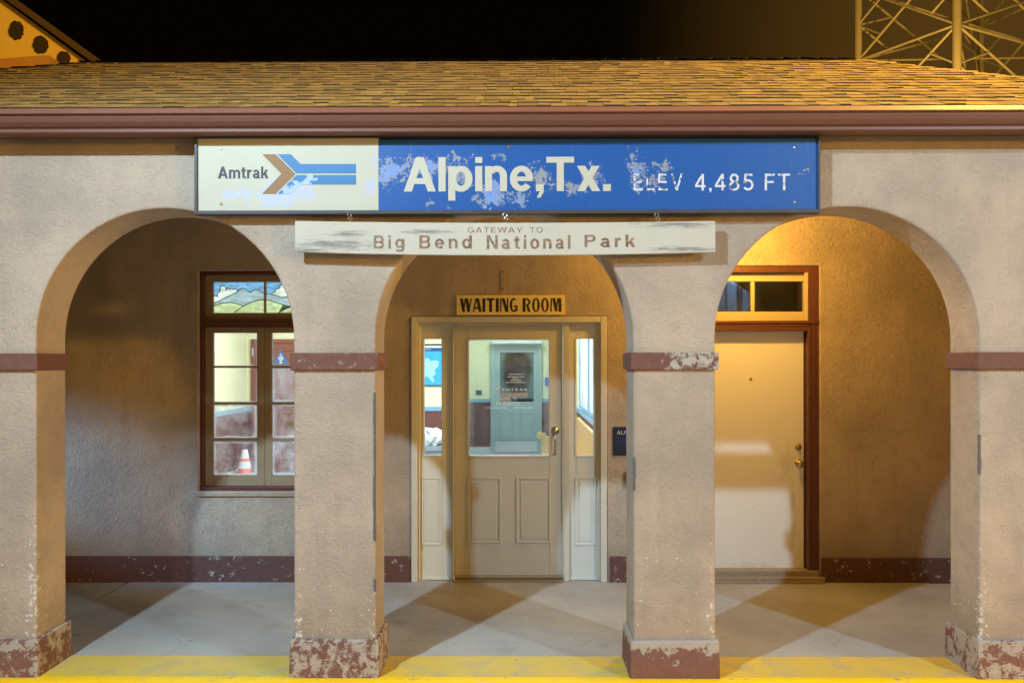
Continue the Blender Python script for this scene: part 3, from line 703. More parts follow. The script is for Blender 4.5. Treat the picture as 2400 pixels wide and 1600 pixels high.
# jambs between leaf and sidelights
bm = NB()
for a, b in ((1061.5, 1063.6), (1320.5, 1333.5)): box(bm, X(a, YD), X(b, YD), YW + .012, YI, 0, DT - .068)
box(bm, X(1063.6, YD), X(1320.5, YD), YW + .03, YI, DT2 + .004, DT - .068)
link('door_jamb', bm, M['cream'], surround, bevel=.004)
dx0, dx1 = X(1065.5, YD), X(1318.5, YD); g = (X(1098, YD), X(1287.5, YD), Z(1068, YD), Z(795, YD))
YL = YD - .006
bm = NB(); dz0 = .02
box(bm, dx0, g[0], YL, YL + .045, dz0, DT2); box(bm, g[1], dx1, YL, YL + .045, dz0, DT2)
box(bm, g[0], g[1], YL, YL + .045, g[3], DT2); box(bm, g[0], g[1], YL, YL + .045, dz0, g[2])
for q in ((g[0] - .014, g[0] + .004, g[2], g[3]), (g[1] - .004, g[1] + .014, g[2], g[3]), (g[0] + .004, g[1] - .004, g[3] - .004, g[3] + .014), (g[0] + .004, g[1] - .004, g[2] - .014, g[2] + .004)):
    box(bm, q[0], q[1], YL - .007, YL + .05, q[2], q[3])
panel(bm, (X(1094.5, YL), X(1174.7, YL), Z(1272, YL), Z(1117, YL)), YL, .02, .009); panel(bm, (X(1208.7, YL), X(1290.5, YL), Z(1272, YL), Z(1117, YL)), YL, .02, .009)
door = link('entrance_door', bm, M['cream'], st, bevel=.0035); door['label'] = 'cream half glazed waiting room door with two lower panels'
boxes('kick_strip', [(dx0 + .004, dx1 - .004, YL - .008, YL - .0005, .021, Z(1346, YL))], m_flat('scuffed_strip', (.36, .30, .22), .5, .3, 30), door, bevel=.002)
boxes('pane', [(g[0], g[1], YL + .02, YL + .026, g[2], g[3])], M['door_glass'], door)
bm = NB(); tube(bm, (dx0 + .001, YL - .004, dz0 + .02), (dx0 + .001, YL - .004, DT2 - .02), .0045)
link('hinge', bm, M['steel'], door)
hx, hz = P(1301, 1009, YL)
bm = NB(); lathe(bm, (hx, YL, hz), (0, -1, 0), [(0, .034), (.006, .034), (.010, .030), (.018, .020), (.03, .016), (.034, .010)], 28)
link('lock', bm, M['steel'], door, smooth=False, bevel=.001)
bm = NB(); zt, zb = Z(1019, YL), Z(1063, YL)
path(bm, [(hx, YL, zt + .004), (hx, YL - .028, zt), (hx - .001, YL - .042, zt - .035), (hx - .002, YL - .042, zb + .04), (hx - .003, YL - .026, zb + .006), (hx - .003, YL, zb)], .0075, 10)
lathe(bm, (hx, YL, zt + .003), (0, -1, 0), [(0, .016), (.004, .014)], 14); lathe(bm, (hx - .003, YL, zb), (0, -1, 0), [(0, .014), (.004, .012)], 14)
link('pull_handle', bm, M['steel'], door)
# vinyl lettering on the door glass
def m_vinyl():
    n = N('white_vinyl'); d = n.new('ShaderNodeBsdfDiffuse'); n.put(d.inputs[0], (.78, .80, .80)); t = n.new('ShaderNodeBsdfTranslucent'); n.put(t.inputs[0], (.85, .87, .88)); return n.surf(n.mixsh(.55, d.outputs[0], t.outputs[0]))
M['vinyl'] = m_vinyl()
YV = YL + .0195
bm = NB()
def tx(s, px0, px1, py0, py1, Y, bmx, **k):
    a = P(px0, py1, Y); b = P(px1, py0, Y); text_mesh(bmx, s, a[0], b[0], a[1], b[1], Y, **k)
def word(parent, mat, s_, *r, name='lettering', **k):
    b_ = NB(); tx(s_, *r, b_, **k); return link(name, b_, mat, parent)
word(door, M['vinyl'], 'AMTRAK', 1174, 1236, 909.5, 915.5, YV, depth=.0006, bold=.2, space=.3)
word(door, M['vinyl'], 'ALPINE, TX', 1171, 1212, 931, 937.5, YV, depth=.0006, bold=.17)
word(door, M['vinyl'], 'For information', 1163, 1219, 942.5, 950.5, YV, depth=.0006, bold=.14)
word(door, M['vinyl'], '1-800-USA-RAIL', 1136, 1190, 952, 958, YV, depth=.0006, bold=.14)
word(door, M['vinyl'], 'Amtrak.com', 1203, 1248, 952, 958, YV, depth=.0006, bold=.14)
bm = NB()
# swoosh mark: three tapering blades
for dy in (0, 2.6, 5.2):
    q = [P(1152 + dy * 1.6, 907 + dy, YV), P(1164 + dy, 906.5 + dy, YV), P(1176 - dy * .6, 905 + dy * .9, YV), P(1170 - dy * .4, 909 + dy * .9, YV), P(1160 + dy, 909 + dy, YV)]
    prism(bm, q, YV - .0006, YV)
link('swoosh_emblem', bm, M['vinyl'], door)
# worn-away hours block: only broken lines of it are left
bm = NB(); rr = random.Random(3)
for py, a, b in ((876.5, 1192, 1227), (882.5, 1190, 1229), (887, 1201, 1216), (891.5, 1197, 1222), (896, 1186, 1233)):
    x = a
    while x < b:
        l = rr.uniform(1.2, 4.0)
        p0, p1 = P(x, py + 1.1, YV), P(min(x + l, b), py - 1.1, YV); box(bm, p0[0], p1[0], YV - .0006, YV, p0[1], p1[1]); x += l + rr.uniform(.6, 1.3)
link('faded_hours_lettering', bm, M['vinyl'], door)
def m_sticker():
    n = N('torn_sticker'); v = n.noise(40, 6, .7, n.scale(n.pos(), (0, 0, 0), (1, 1, 2.5)))
    tr = n.new('ShaderNodeBsdfTransparent'); d = n.new('ShaderNodeBsdfDiffuse'); n.put(d.inputs[0], (.62, .40, .30)); t2 = n.new('ShaderNodeBsdfTranslucent'); n.put(t2.inputs[0], (.8, .48, .36))
    return n.surf(n.mixsh(n.ma('MULTIPLY', n.step(v, .38, .56), .8), tr.outputs[0], n.mixsh(.5, d.outputs[0], t2.outputs[0])))
bm = NB()
for r_ in ((1172, 1237, 920, 930), (1172, 1198, 933, 941)):
    q = rect(*r_, YV); box(bm, q[0], q[1], YV + .0074, YV + .0080, q[2], q[3])
link('torn_sticker', bm, m_sticker(), door)

# ------------------------------------------------------------------ white door in the right bay
YR = YW + .06
fr = boxes('door_frame', [
    (RD[0], X(1643, YR), YW + .012, YI, 0, RD[3]), (X(1889, YR), RD[1], YW + .012, YI, .02, RD[3]),
    (X(1643, YR), X(1889, YR), YW + .012, YI, Z(641, YR), RD[3]),
    (X(1643, YR), X(1889, YR), YW + .004, YI, Z(768, YR), Z(753, YR))], M['maroon'], st, bevel=.004)
fr['label'] = 'maroon door frame with transom'
boxes('stop_moulding', [(X(1889, YR), X(1896, YR), YW + .004, YW + .012, .02, Z(768, YR)), (X(1900, YR), X(1906, YR), YW + .006, YW + .012, .02, Z(753, YR)),
    (X(1643, YR), X(1889, YR), YW - .004, YW + .004, Z(760, YR), Z(754, YR)),
    (X(1889, YR), RD[1], YW + .002, YW + .012, Z(760, YR), Z(753, YR)), (X(1643, YR), X(1889, YR), YW + .006, YR + .02, Z(777, YR), Z(768, YR))], M['maroon'], fr, bevel=.002)
M['sash_bright'] = m_flat('cream_transom_paint', (.50, .41, .26), .5, .08, 8, bump=.1)
tz0, tz1, gz0, gz1 = Z(753, YR), Z(641, YR), Z(731.5, YR), Z(660.5, YR)
tsx = boxes('transom_sash', [(X(1632, YR), X(1648, YR), YR, YR + .035, tz0, tz1), (X(1883, YR), X(1905, YR), YW + .014, YR + .035, tz0, tz1 - .001),
    (X(1648, YR), X(1883, YR), YR, YR + .035, gz1, tz1), (X(1648, YR), X(1883, YR), YR, YR + .035, tz0, gz0), (X(1760.5, YR), X(1769, YR), YR + .003, YR + .033, gz0, gz1)], M['sash_bright'], fr, bevel=.003)
for a, b, sd in ((1648, 1760.5, 5), (1769, 1883, 9)):
    boxes('transom_pane', [(X(a, YR), X(b, YR), YR + .016, YR + .02, gz0, gz1)], m_glass('transom_glass', (.9, .9, .9), .035, .05, seed=sd), fr)
dl = (X(1645, YR), X(1886.5, YR), Z(1332, YR), Z(776, YR))
wd = boxes('white_door', [(dl[0], dl[1], YR + .03, YR + .075, dl[2], dl[3])], M['white_door'], st, bevel=.003)
wd['label'] = 'plain white door with peephole, deadbolt and round knob'
YK = YR + .03
bm = NB(); x, z = P(1759.5, 888, YK); lathe(bm, (x, YK, z), (0, -1, 0), [(0, .013), (.004, .012), (.005, .007)], 16); link('peephole', bm, M['brass'], wd)
bm = NB(); x, z = P(1870.5, 1047, YK); lathe(bm, (x, YK, z), (0, -1, 0), [(0, .030), (.008, .029), (.014, .024), (.02, .014)], 24); box(bm, x - .003, x + .003, YK - .034, YK - .018, z - .012, z + .012); link('deadbolt', bm, M['brass'], wd)
bm = NB(); x, z = P(1871, 1085.5, YK); lathe(bm, (x, YK, z), (0, -1, 0), [(0, .031), (.006, .030), (.010, .013), (.028, .012), (.036, .024), (.048, .031), (.060, .031), (.068, .024), (.071, .012)], 28); link('knob', bm, M['brass'], wd, smooth=True)
M['sillwood'] = m_flat('worn_threshold', (.30, .25, .19), .75, .3, 25, bump=.3)
bm = NB(); box(bm, RD[0] + .01, RD[1] - .01, YW - .005, YI, .014, Z(1336, YW)); box(bm, RD[0] - .02, RD[1] + .03, YW - .05, YW - .005, -.01, .05); box(bm, RD[0] - .02, RD[1] + .02, YW - .062, YW - .05, -.01, .02)
link('door_sill', bm, M['sillwood'], fr, bevel=.006)

# ------------------------------------------------------------------ rooms behind the wall
def m_room(name, c): return m_flat(name, c, .6, .04, 3)
M['yellow'] = m_room('pale_yellow_wall', (.78, .76, .50)); M['wains'] = m_flat('maroon_wainscot', (.16, .062, .055), .5, .15, 6); M['blue'] = m_flat('blue_trim', (.22, .40, .55), .45, .08)
M['lino'] = m_flat('room_floor', (.30, .32, .32), .35, .1); M['ceil'] = m_room('room_ceiling', (.8, .8, .78))
YB, YH = 8.8, 11.6
XL, XC, XR = -4.55, -1.12, .99
HW = 3.15; RAIL = 1.07
def room_wall(pts, name_w='interior_wall'):
    """pts: plan polyline of inside faces; walls yellow above the rail, maroon below"""
    wl = NB(); ws = NB(); rl = NB(); sk_ = NB()
    for (a, b, nx, ny) in pts:
        lox, hix = min(a[0], b[0]), max(a[0], b[0]); loy, hiy = min(a[1], b[1]), max(a[1], b[1])
        def bar(bm_, d0, d1, z0, z1):
            xs = [lox, hix]; ys = [loy, hiy]
            if nx: xs = sorted((a[0] + nx * d0, a[0] + nx * d1))
            if ny: ys = sorted((a[1] + ny * d0, a[1] + ny * d1))
            box(bm_, xs[0], xs[1], ys[0], ys[1], z0, z1)
        bar(wl, -.12, 0, 0, HW); bar(ws, 0, .012, .12, RAIL - .05); bar(rl, 0, .03, RAIL - .05, RAIL + .02); bar(sk_, 0, .02, 0, .12)
    link(name_w, wl, M['yellow'], st); link('wainscot', ws, M['wains'], st); link('chair_rail', rl, M['blue'], st); link('interior_skirting', sk_, m_flat('pale_skirting', (.55, .62, .68), .5, .05), st)
room_wall([((XL, YI), (XL, YB), 1, 0), ((XL, YB), (XC, YB), 0, -1), ((XC, YB), (XC, YH), 1, 0), ((XC, YH), (XR, YH), 0, -1), ((XR, YI), (XR, YH), -1, 0)])
bm = NB(); box(bm, XL, XR, YI, YH, -.05, -.001); link('interior_floor', bm, M['lino'], st)
bm = NB(); box(bm, XL, XR, YI, YH, HW, HW + .06); link('interior_ceiling', bm, M['ceil'], st)
lm = N('fluorescent_diffuser').bsdf((.9, .9, .9), .5, emit=(.86, .97, 1.0), es=7)
for k, (x, y) in enumerate(((-2.9, 4.2), (-2.9, 7.0), (-.3, 4.2), (-.3, 7.0), (-.1, 10.2))):
    t = thing('ceiling_light', 'fluorescent ceiling light inside the waiting room', 'ceiling light', (x, y, HW), 'waiting room ceiling lights')
    bm = NB(); box(bm, x - .32, x + .32, y - .62, y + .62, HW - .05, HW - .001); link('frame', bm, M['ceil'], t)
    bm = NB(); box(bm, x - .28, x + .28, y - .58, y + .58, HW - .058, HW - .051); link('diffuser', bm, lm, t)
    lamp('room_light', 'AREA', (x, y, HW - .075), 80 if y < 9 else 30, (.88, .98, 1.0), (.5, 1.1))
# far double door of the hall
YO = YH - .03
fdm = m_flat('grey_green_paint', (.34, .44, .45), .45, .06, 4)
fd = thing('hall_door', 'grey green half glazed door at the far end of the hall', 'door', (X(1210, YO), YO, 0))
bm = NB(); c_ = rect(1149.8, 1270, 807, 1064, YO)
i_ = rect(1160, 1261, 812, 1060, YO)
box(bm, c_[0], i_[0], YO - .04, YO, 0, c_[3]); box(bm, i_[1], c_[1], YO - .04, YO, 0, c_[3]); box(bm, i_[0], i_[1], YO - .04, YO, i_[3], c_[3]); link('casing', bm, fdm, fd, bevel=.006)
gq = rect(1171.7, 1250.7, 826, 941, YO); bm = NB()
box(bm, i_[0], gq[0], YO - .02, YO + .02, .02, i_[3]); box(bm, gq[1], i_[1], YO - .02, YO + .02, .02, i_[3]); box(bm, gq[0], gq[1], YO - .02, YO + .02, gq[3], i_[3]); box(bm, gq[0], gq[1], YO - .02, YO + .02, .02, gq[2])
for r_ in ((1168, 1204, 965, 1030), (1219, 1252, 965, 1030)): panel(bm, rect(*r_, YO), YO - .02, .03, .015)
link('leaf', bm, fdm, fd, bevel=.004)
def m_fargl():
    n = N('dark_far_glass'); cx, cz = P(1211, 868, YO)
    e = n.ma('ADD', n.ell(cx, cz, .36, .62), n.ma('MULTIPLY', n.ma('SUBTRACT', n.noise(5, 4), .5), .5))
    c = n.mix(n.step(e, .05, .35), (.12, .19, .19), (.045, .026, .02))
    c = n.mix(n.ma('MULTIPLY', n.step(n.noise(9, 5, .7, n.scale(n.pos(), (0, 0, 0), (.6, 1, 2))), .52, .7), .5), c, (.12, .10, .10))
    return n.bsdf(c, .12, spec=.5)
boxes('door_glass', [(gq[0], gq[1], YO, YO + .006, gq[2], gq[3])], m_fargl(), fd)
kq = rect(1162, 1259, 1034, 1058, YO); boxes('kick_plate', [(kq[0], kq[1], YO - .026, YO - .0205, kq[2], kq[3])], m_flat('dull_plate', (.52, .60, .62), .35, .06), fd)
hq = rect(1150, 1270, 794, 806, YO - .1); tag(boxes('air_curtain', [(hq[0], hq[1], YO - .2, YO - .045, hq[2], hq[3])], m_flat('white_casing', (.72, .76, .74), .4, .03), None, bevel=.02), 'long white air curtain above the grey green hall door', 'air curtain')
q = rect(1115, 1129, 914, 925, YH - .02); tag(boxes('wall_plate', [(q[0], q[1], YH - .02, YH - .001, q[2], q[3])], m_flat('slate_plate', (.05, .08, .13), .5, .05), None, bevel=.004), 'small slate blue plate on the yellow wall left of the hall door', 'wall plate')
q = rect(1277, 1284, 884, 902, YH - .02); tag(boxes('wall_box', [(q[0], q[1] + .04, YH - .06, YH - .001, q[2], q[3])], m_flat('bright_blue_box', (.02, .10, .50), .4, .05), None, bevel=.006), 'bright blue box on the yellow wall right of the hall door', 'wall box')
# route map
YM = YB - .03
mp = thing('route_map', 'blue framed wall map behind the left sidelight', 'map', (X(1000, YM), YM, 1.4))
mq = rect(940, 1058, 806, 904, YM)
boxes('frame', [(mq[0], mq[1], YM, YM + .029, mq[2], mq[3])], M['dark'], mp, bevel=.004)
iq = rect(943, 1055, 810, 902, YM)
boxes('sheet', [(iq[0], iq[1], YM - .003, YM - .0005, iq[2], iq[3])], m_flat('map_blue', (.05, .38, .70), .4, .06), mp)
hq = rect(943, 1055, 815, 823, YM); boxes('title_band', [(hq[0], hq[1], YM - .005, YM - .0035, hq[2], hq[3])], m_flat('map_navy', (.03, .09, .22), .4, .05), mp)
hq = rect(943, 1055, 810, 814.6, YM); boxes('top_band', [(hq[0], hq[1], YM - .005, YM - .0035, hq[2], hq[3])], m_flat('map_white', (.75, .82, .86), .4, .05), mp)
bm = NB(); tx('System', 968, 1010, 816.5, 821.5, YM - .005, bm, depth=.001, bold=.17); link('title', bm, M['vinyl'], mp)
land = [(958, 846), (975, 842), (990, 844), (1003, 838), (1009, 846), (1022, 844), (1030, 848), (1027, 858), (1019, 866), (1021, 876), (1014, 883), (1018, 891), (1015, 897), (1009, 889), (1003, 882), (992, 884), (986, 892), (978, 884), (966, 880), (957, 866)]
bm = NB(); prism(bm, [P(a, b, YM) for a, b in land], YM - .0046, YM - .0034); link('landmass', bm, m_flat('map_land', (.34, .62, .78), .4, .12, 9), mp)
# restroom door
YQ = YB - .012
rdoor = thing('restroom_door', 'maroon restroom door seen through the left window', 'door', (-3.6, YQ, 0))
dm = m_flat('maroon_door_paint', (.23, .075, .06), .42, .1, 5)
boxes('casing', [(-4.47, -4.40, YB - .05, YB - .001, 0, 2.22), (-3.02, -2.95, YB - .05, YB - .001, 0, 2.22), (-4.40, -3.02, YB - .05, YB - .001, 2.15, 2.22)], dm, rdoor, bevel=.006)
bm = NB(); box(bm, -4.395, -4.105, YB - .035, YB - .001, .01, 2.145); box(bm, -4.095, -3.025, YB - .040, YB - .001, .01, 2.145); panel(bm, (-4.0, -3.15, 1.15, 2.05), YB - .04, .03, .012); panel(bm, (-4.0, -3.15, .15, 1.0), YB - .04, .03, .012)
link('leaf', bm, dm, rdoor, bevel=.004)
sx, sz = P(658, 838, YB - .06)
bm = NB(); prism(bm, [(sx - .14, sz - .11), (sx + .14, sz - .11), (sx, sz + .15)], YB - .056, YB - .053); sg = link('restroom_sign', bm, m_flat('sign_blue', (.05, .14, .36), .4, .05), rdoor, label='triangular blue sign with a white figure')
bm = NB(); lathe(bm, (sx, YB - .0565, sz + .045), (0, -1, 0), [(0, .02), (.003, .02)], 16); box(bm, sx - .033, sx + .033, YB - .0595, YB - .0565, sz - .04, sz + .022); box(bm, sx - .022, sx + .022, YB - .0595, YB - .0565, sz - .10, sz - .04); box(bm, sx - .045, sx + .045, YB - .0585, YB - .0565, sz - .03, sz + .005)
link('figure', bm, M['vinyl'], sg)
q = rect(676, 690, 990, 1004, YB - .05); boxes('push_plate', [(q[0], q[1], YB - .056, YB - .052, q[2], q[3])], M['brass'], rdoor)
q = rect(591, 594, 815, 834, YB - .05); boxes('pull', [(q[0], q[1], YB - .06, YB - .052, q[2], q[3])], M['vinyl'], rdoor)
# traffic cone on the floor by the back wall
cx_, cy_ = -4.33, 8.05
orange = m_flat('cone_orange', (.85, .10, .02), .45, .05); white = m_flat('cone_white', (.82, .82, .80), .4, .04)
cn = thing('traffic_cone', 'orange and white traffic cone on the waiting room floor', 'traffic cone', (cx_, cy_, 0))
bm = NB(); box(bm, cx_ - .16, cx_ + .16, cy_ - .16, cy_ + .16, 0, .02); link('base', bm, orange, cn, bevel=.006)
def cone_r(z): return .125 - .082 * (z - .02) / .44
for nm, a, b, m_ in (('lower_body', .02, .165, orange), ('lower_band', .165, .27, white), ('middle_body', .27, .32, orange), ('top', .32, .455, white)):
    bm = NB(); lathe(bm, (cx_, cy_, 0), (0, 0, 1), [(a, cone_r(a)), (b, cone_r(b))], 28); link(nm, bm, m_, cn)
# waste bin with a white liner
bx_, by_ = -1.13, 5.6
wb = thing('waste_bin', 'grey waste bin with a crumpled white bag over its rim', 'waste bin', (bx_, by_, 0))
bm = NB(); lathe(bm, (bx_, by_, 0), (0, 0, 1), [(0, .22), (.02, .24), (.72, .28), (.74, .30), (.80, .30)], 32); link('body', bm, m_flat('bin_grey', (.34, .42, .50), .4, .06), wb, bevel=.004)
bm = NB(); lathe(bm, (bx_, by_, 0), (0, 0, 1), [(.80, .302), (.86, .318), (.93, .305), (.955, .27), (.95, .2)], 40)
for v in bm.verts:
    k = random.Random(int(v.co.x * 900) * 31 + int(v.co.y * 900)); d_ = Vector((v.co.x - bx_, v.co.y - by_, 0)); v.co += d_ * k.uniform(-.12, .12) + Vector((0, 0, k.uniform(-.02, .045)))
link('liner', bm, m_flat('white_bag', (.80, .84, .86), .35, .04), wb)
# wooden bench against the right-hand wall
M['oak'] = m_flat('varnished_oak', (.48, .31, .13), .4, .2, 9)
by0, by1 = 4.55, 7.75
bn = thing('wooden_bench', 'varnished wooden waiting bench along the side wall', 'bench', (.65, (by0 + by1) / 2, 0))
bm = NB(); pr_ = [(.92, .42), (.965, .97), (.93, .985), (.90, .97), (.865, .42)]
a = [bm.verts.new((x, by0, z)) for x, z in pr_]; b = [bm.verts.new((x, by1, z)) for x, z in pr_]; bm.faces.new(a); bm.faces.new(b[::-1])
for k in range(5): bm.faces.new((a[k], b[k], b[(k + 1) % 5], a[(k + 1) % 5]))
link('backrest', bm, M['oak'], bn, bevel=.008)
bm = NB(); box(bm, .36, .90, by0, by1, .40, .44); link('seat', bm, M['oak'], bn, bevel=.012)
for y in (by0 - .05, by1):
    bm = NB(); pts = [(.34, 0), (.40, 0), (.42, .36), (.86, .36), (.92, 0), (.97, 0), (.975, .98), (.90, .99), (.86, .72), (.44, .69), (.42, .74), (.34, .74), (.30, .70), (.31, .64), (.36, .62)]
    prism(bm, pts, y, y + .05); e_ = link('bench_end', bm, M['oak'], bn, bevel=.006)
    bm = NB(); lathe(bm, (.335, y - .006, .70), (0, 1, 0), [(0, .055), (.062, .055)], 20); link('scroll', bm, M['oak'], e_, bevel=.008)
# display boards on the right-hand wall
def m_board():
    n = N('stained_board'); p = n.scale(n.pos(), (0, 0, 0), (1, 1.2, .25)); v = n.noise(5, 6, .7, p)
    c = n.mix(n.step(v, .52, .64), (.72, .78, .82), (.42, .26, .27)); c = n.mix(n.step(n.noise(11, 5, .7, n.scale(p, (3, 3, 3))), .66, .70), c, (.05, .05, .06)); return n.bsdf(c, .4)
bd = m_board()
for (y0, y1) in ((4.75, 6.35), (6.40, 8.0)):
    t = thing('display_board', 'nearer tall streaked white board in a blue frame on the side wall' if y0 < 5 else 'farther tall streaked white board in a blue frame on the side wall', 'display board', (XR - .02, (y0 + y1) / 2, 1.3), 'boards along the waiting room side wall')
    bm = NB(); w_ = .05
    for q in ((y0, y0 + w_, 1.12, 2.95), (y1 - w_, y1, 1.12, 2.95), (y0 + w_, y1 - w_, 1.12, 1.17), (y0 + w_, y1 - w_, 2.90, 2.95)): box(bm, XR - .035, XR - .001, q[0], q[1], q[2], q[3])
    link('frame', bm, M['blue'], t, bevel=.004)
    bm = NB(); box(bm, XR - .02, XR - .002, y0 + w_, y1 - w_, 1.17, 2.90); link('sheet', bm, bd, t)

# dark store room behind the white door, with an added blue sheet and lamp imitating a reflection in its transom
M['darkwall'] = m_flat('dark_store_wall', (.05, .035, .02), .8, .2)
bm = NB(); wall_x0, wall_x1 = XR + .13, 4.4
box(bm, wall_x0, wall_x1, 4.4, 4.45, 0, 3.1); box(bm, wall_x1, wall_x1 + .05, YI, 4.45, 0, 3.1); box(bm, wall_x0 - .005, wall_x0 + .02, YI, 4.4, 0, 3.1); box(bm, wall_x0, wall_x1, YI, 4.4, 3.1, 3.16)
link('store_room', bm, M['darkwall'], st)
bm = NB(); nx_, nz_ = 60, 16; G = {}
ca, cb = X(1640, 2.62), X(1768, 2.62); zb_, zt_ = Z(770, 2.62), Z(655, 2.62)
for i in range(nx_ + 1):
    u = i / nx_; x = ca + (cb - ca) * u
    tz = zt_ - (zt_ - Z(700, 2.62)) * max(0, (u - .45) / .55) ** 1.6
    for j in range(nz_ + 1):
        v = j / nz_; G[i, j] = bm.verts.new((x, 2.62 + .018 * math.sin(u * 26) + .006 * math.sin(u * 61 + v * 3), zb_ - .1 + (tz - zb_ + .1) * v))
for i in range(nx_):
    for j in range(nz_): bm.faces.new((G[i, j], G[i + 1, j], G[i + 1, j + 1], G[i, j + 1]))
cu = link('curtain', bm, m_flat('reflection_blue', (.20, .34, .50), .5, .1), None, smooth=True); tag(cu, 'pale blue sheet imitating a reflection in the left transom pane over the white door', 'curtain')  # added sheet, imitates a reflection by its colour and arched edge
sol = cu.modifiers.new('thick', 'SOLIDIFY'); sol.thickness = .002
lamp('added_sheet_light', 'SPOT', (1.75, 2.42, 2.98), 16, (.6, .82, 1.0), .03, (1.82, 2.62, 2.3), 60, .6)  # added lamp aimed at the blue sheet, for the imitated reflection

# ------------------------------------------------------------------ station name sign
YS = -.065
sgn = thing('station_name_sign', 'long peeling blue and white station name sign above the middle arch', 'sign', (X(1190, YS), YS, Z(500, YS)))
fq = rect(458, 1922, 320, 500, YS); wq = rect(464, 887, 324, 494.5, YS); bq = rect(887, 1916, 324, 494.5, YS)
fb = .012
M['signframe'] = m_flat('dark_sign_frame', (.055, .055, .065), .45, .15)
zf0, zf1 = Z(501, YS), Z(321.5, YS)
xs0, xs1 = X(457.5, YS), X(1922, YS)
boxes('frame', [(xs0, wq[0], YS - .012, -.003, zf0, zf1), (bq[1], xs1, YS - .012, -.003, zf0, zf1), (wq[0], bq[1], YS - .012, -.003, zf0, wq[2]), (wq[0], bq[1], YS - .012, -.003, wq[3], zf1)], M['signframe'], sgn, bevel=.003)
def s_e(px, py, rx, ry):  # ellipse in photo pixels on the sign
    x, z = P(px, py, YS); return (x, z, rx / 405, ry / 405)
def m_white():
    n = N('sign_white'); n.set_warp(12, .26); nz = n.noise(14, 7, .7); nf = n.noise(3, 3)
    c = n.mix(nf, (.43, .43, .355), (.485, .485, .40))
    e = n.many([s_e(560, 455, 55, 22), s_e(650, 455, 80, 40), s_e(700, 452, 55, 30), s_e(868, 440, 24, 36), s_e(884, 375, 18, 20), s_e(720, 425, 25, 12)])
    k = n.step(n.ma('ADD', e, n.ma('MULTIPLY', n.ma('SUBTRACT', nz, .5), 1.1)), .28, .40)
    c = n.mix(k, c, n.mix(n.noise(30, 4), (.38, .42, .52), (.45, .49, .57)))
    return n.bsdf(c, .5, spec=.35)
def m_blue():
    n = N('sign_blue'); n.set_warp(16, .34); nz = n.noise(20, 8, .75); n2 = n.noise(11, 6, .7, n.scale(n.pos(), (3, 0, 7))); n3 = n.noise(55, 6, .7, n.scale(n.pos(), (9, 0, 2)))
    c = n.mix(n.noise(2, 3), (.008, .076, .30), (.010, .092, .355))
    c = n.mix(n.ma('MULTIPLY', n.step(n.noise(25, 5, .7, n.scale(n.pos(), (0, 0, 0), (2, 1, .12))), .60, .78), .25), c, (.22, .30, .50))
    E = n.many([s_e(920, 400, 75, 52), s_e(1000, 395, 85, 44), s_e(1070, 372, 45, 22), s_e(1080, 410, 40, 36), s_e(1165, 368, 20, 14), s_e(1150, 440, 50, 40), s_e(1150, 465, 58, 38), s_e(1215, 462, 45, 32),
                s_e(1270, 420, 42, 46), s_e(1255, 372, 16, 12), s_e(1340, 440, 30, 26), s_e(1390, 420, 42, 42), s_e(995, 490, 20, 14), s_e(1480, 370, 22, 30), s_e(1490, 400, 34, 40), s_e(1495, 428, 26, 24), s_e(1550, 392, 32, 20), s_e(1535, 425, 36, 20), s_e(1050, 488, 14, 8), s_e(1883, 405, 14, 10)])
    nz = n.ma('ADD', n.ma('MULTIPLY', nz, .45), n.ma('MULTIPLY', n.noise(75, 6, .75, n.scale(n.pos(), (5, 0, 1))), .45))
    v = n.ma('ADD', E, n.ma('MULTIPLY', n.ma('SUBTRACT', nz, .5), 3.5))
    k = n.ma('MULTIPLY', n.step(v, .33, .37), n.step(E, .001, .03))
    grey = n.mix(n3, (.20, .235, .30), (.30, .32, .34)); peri = n.mix(n2, (.09, .22, .60), (.22, .33, .66))
    E2 = n.many([s_e(905, 400, 60, 46), s_e(985, 402, 46, 40), s_e(1160, 440, 48, 56), s_e(1215, 470, 36, 26), s_e(1490, 400, 30, 36), s_e(1100, 400, 20, 20), s_e(1400, 430, 20, 20)])
    inner = n.ma('MULTIPLY', n.step(n.ma('ADD', E2, n.ma('MULTIPLY', n.ma('SUBTRACT', n2, .5), 1.2)), .22, .30), n.step(v, .50, .54))
    c = n.mix(k, c, n.mix(inner, grey, peri))
    rim = n.ma('MULTIPLY', n.step(n3, .60, .64), n.ma('MULTIPLY', k, .55)); c = n.mix(rim, c, (.07, .12, .25))
    return n.bsdf(c, .42, n.bump(n.ma('MULTIPLY', k, -1.0), .3, .003), spec=.4)
boxes('white_panel', [(wq[0], wq[1], YS, -.004, wq[2], wq[3])], m_white(), sgn)
boxes('blue_panel', [(bq[0], bq[1], YS, -.004, bq[2], bq[3])], m_blue(), sgn)
def z6(v): return 300 + v / 3.0947
def x6(v): return 440 + v / 3.0947
def m_letter(name, c, wear=0.0, seed=0.0, stretch=(1, 1, 1), th=.5):
    n = N(name); d = n.new('ShaderNodeBsdfPrincipled'); n.put(d.inputs['Base Color'], n.mix(n.noise(6, 4), tuple(q * .9 for q in c), c)); d.inputs['Roughness'].default_value = .55
    if not wear: return n.surf(d.outputs[0])
    tr = n.new('ShaderNodeBsdfTransparent'); v = n.noise(62, 5, .7, n.scale(n.pos(), (seed, 0, seed), stretch))
    return n.surf(n.mixsh(n.ma('MULTIPLY', n.step(v, th, th + .06), wear), d.outputs[0], tr.outputs[0]))
bm = NB(); tx('Amtrak', 510.5, 629, 390.5, 418.8, YS, bm, depth=.0015, bold=.19, space=.10)
link('lettering', bm, m_letter('black_letter', (.035, .035, .05)), sgn)
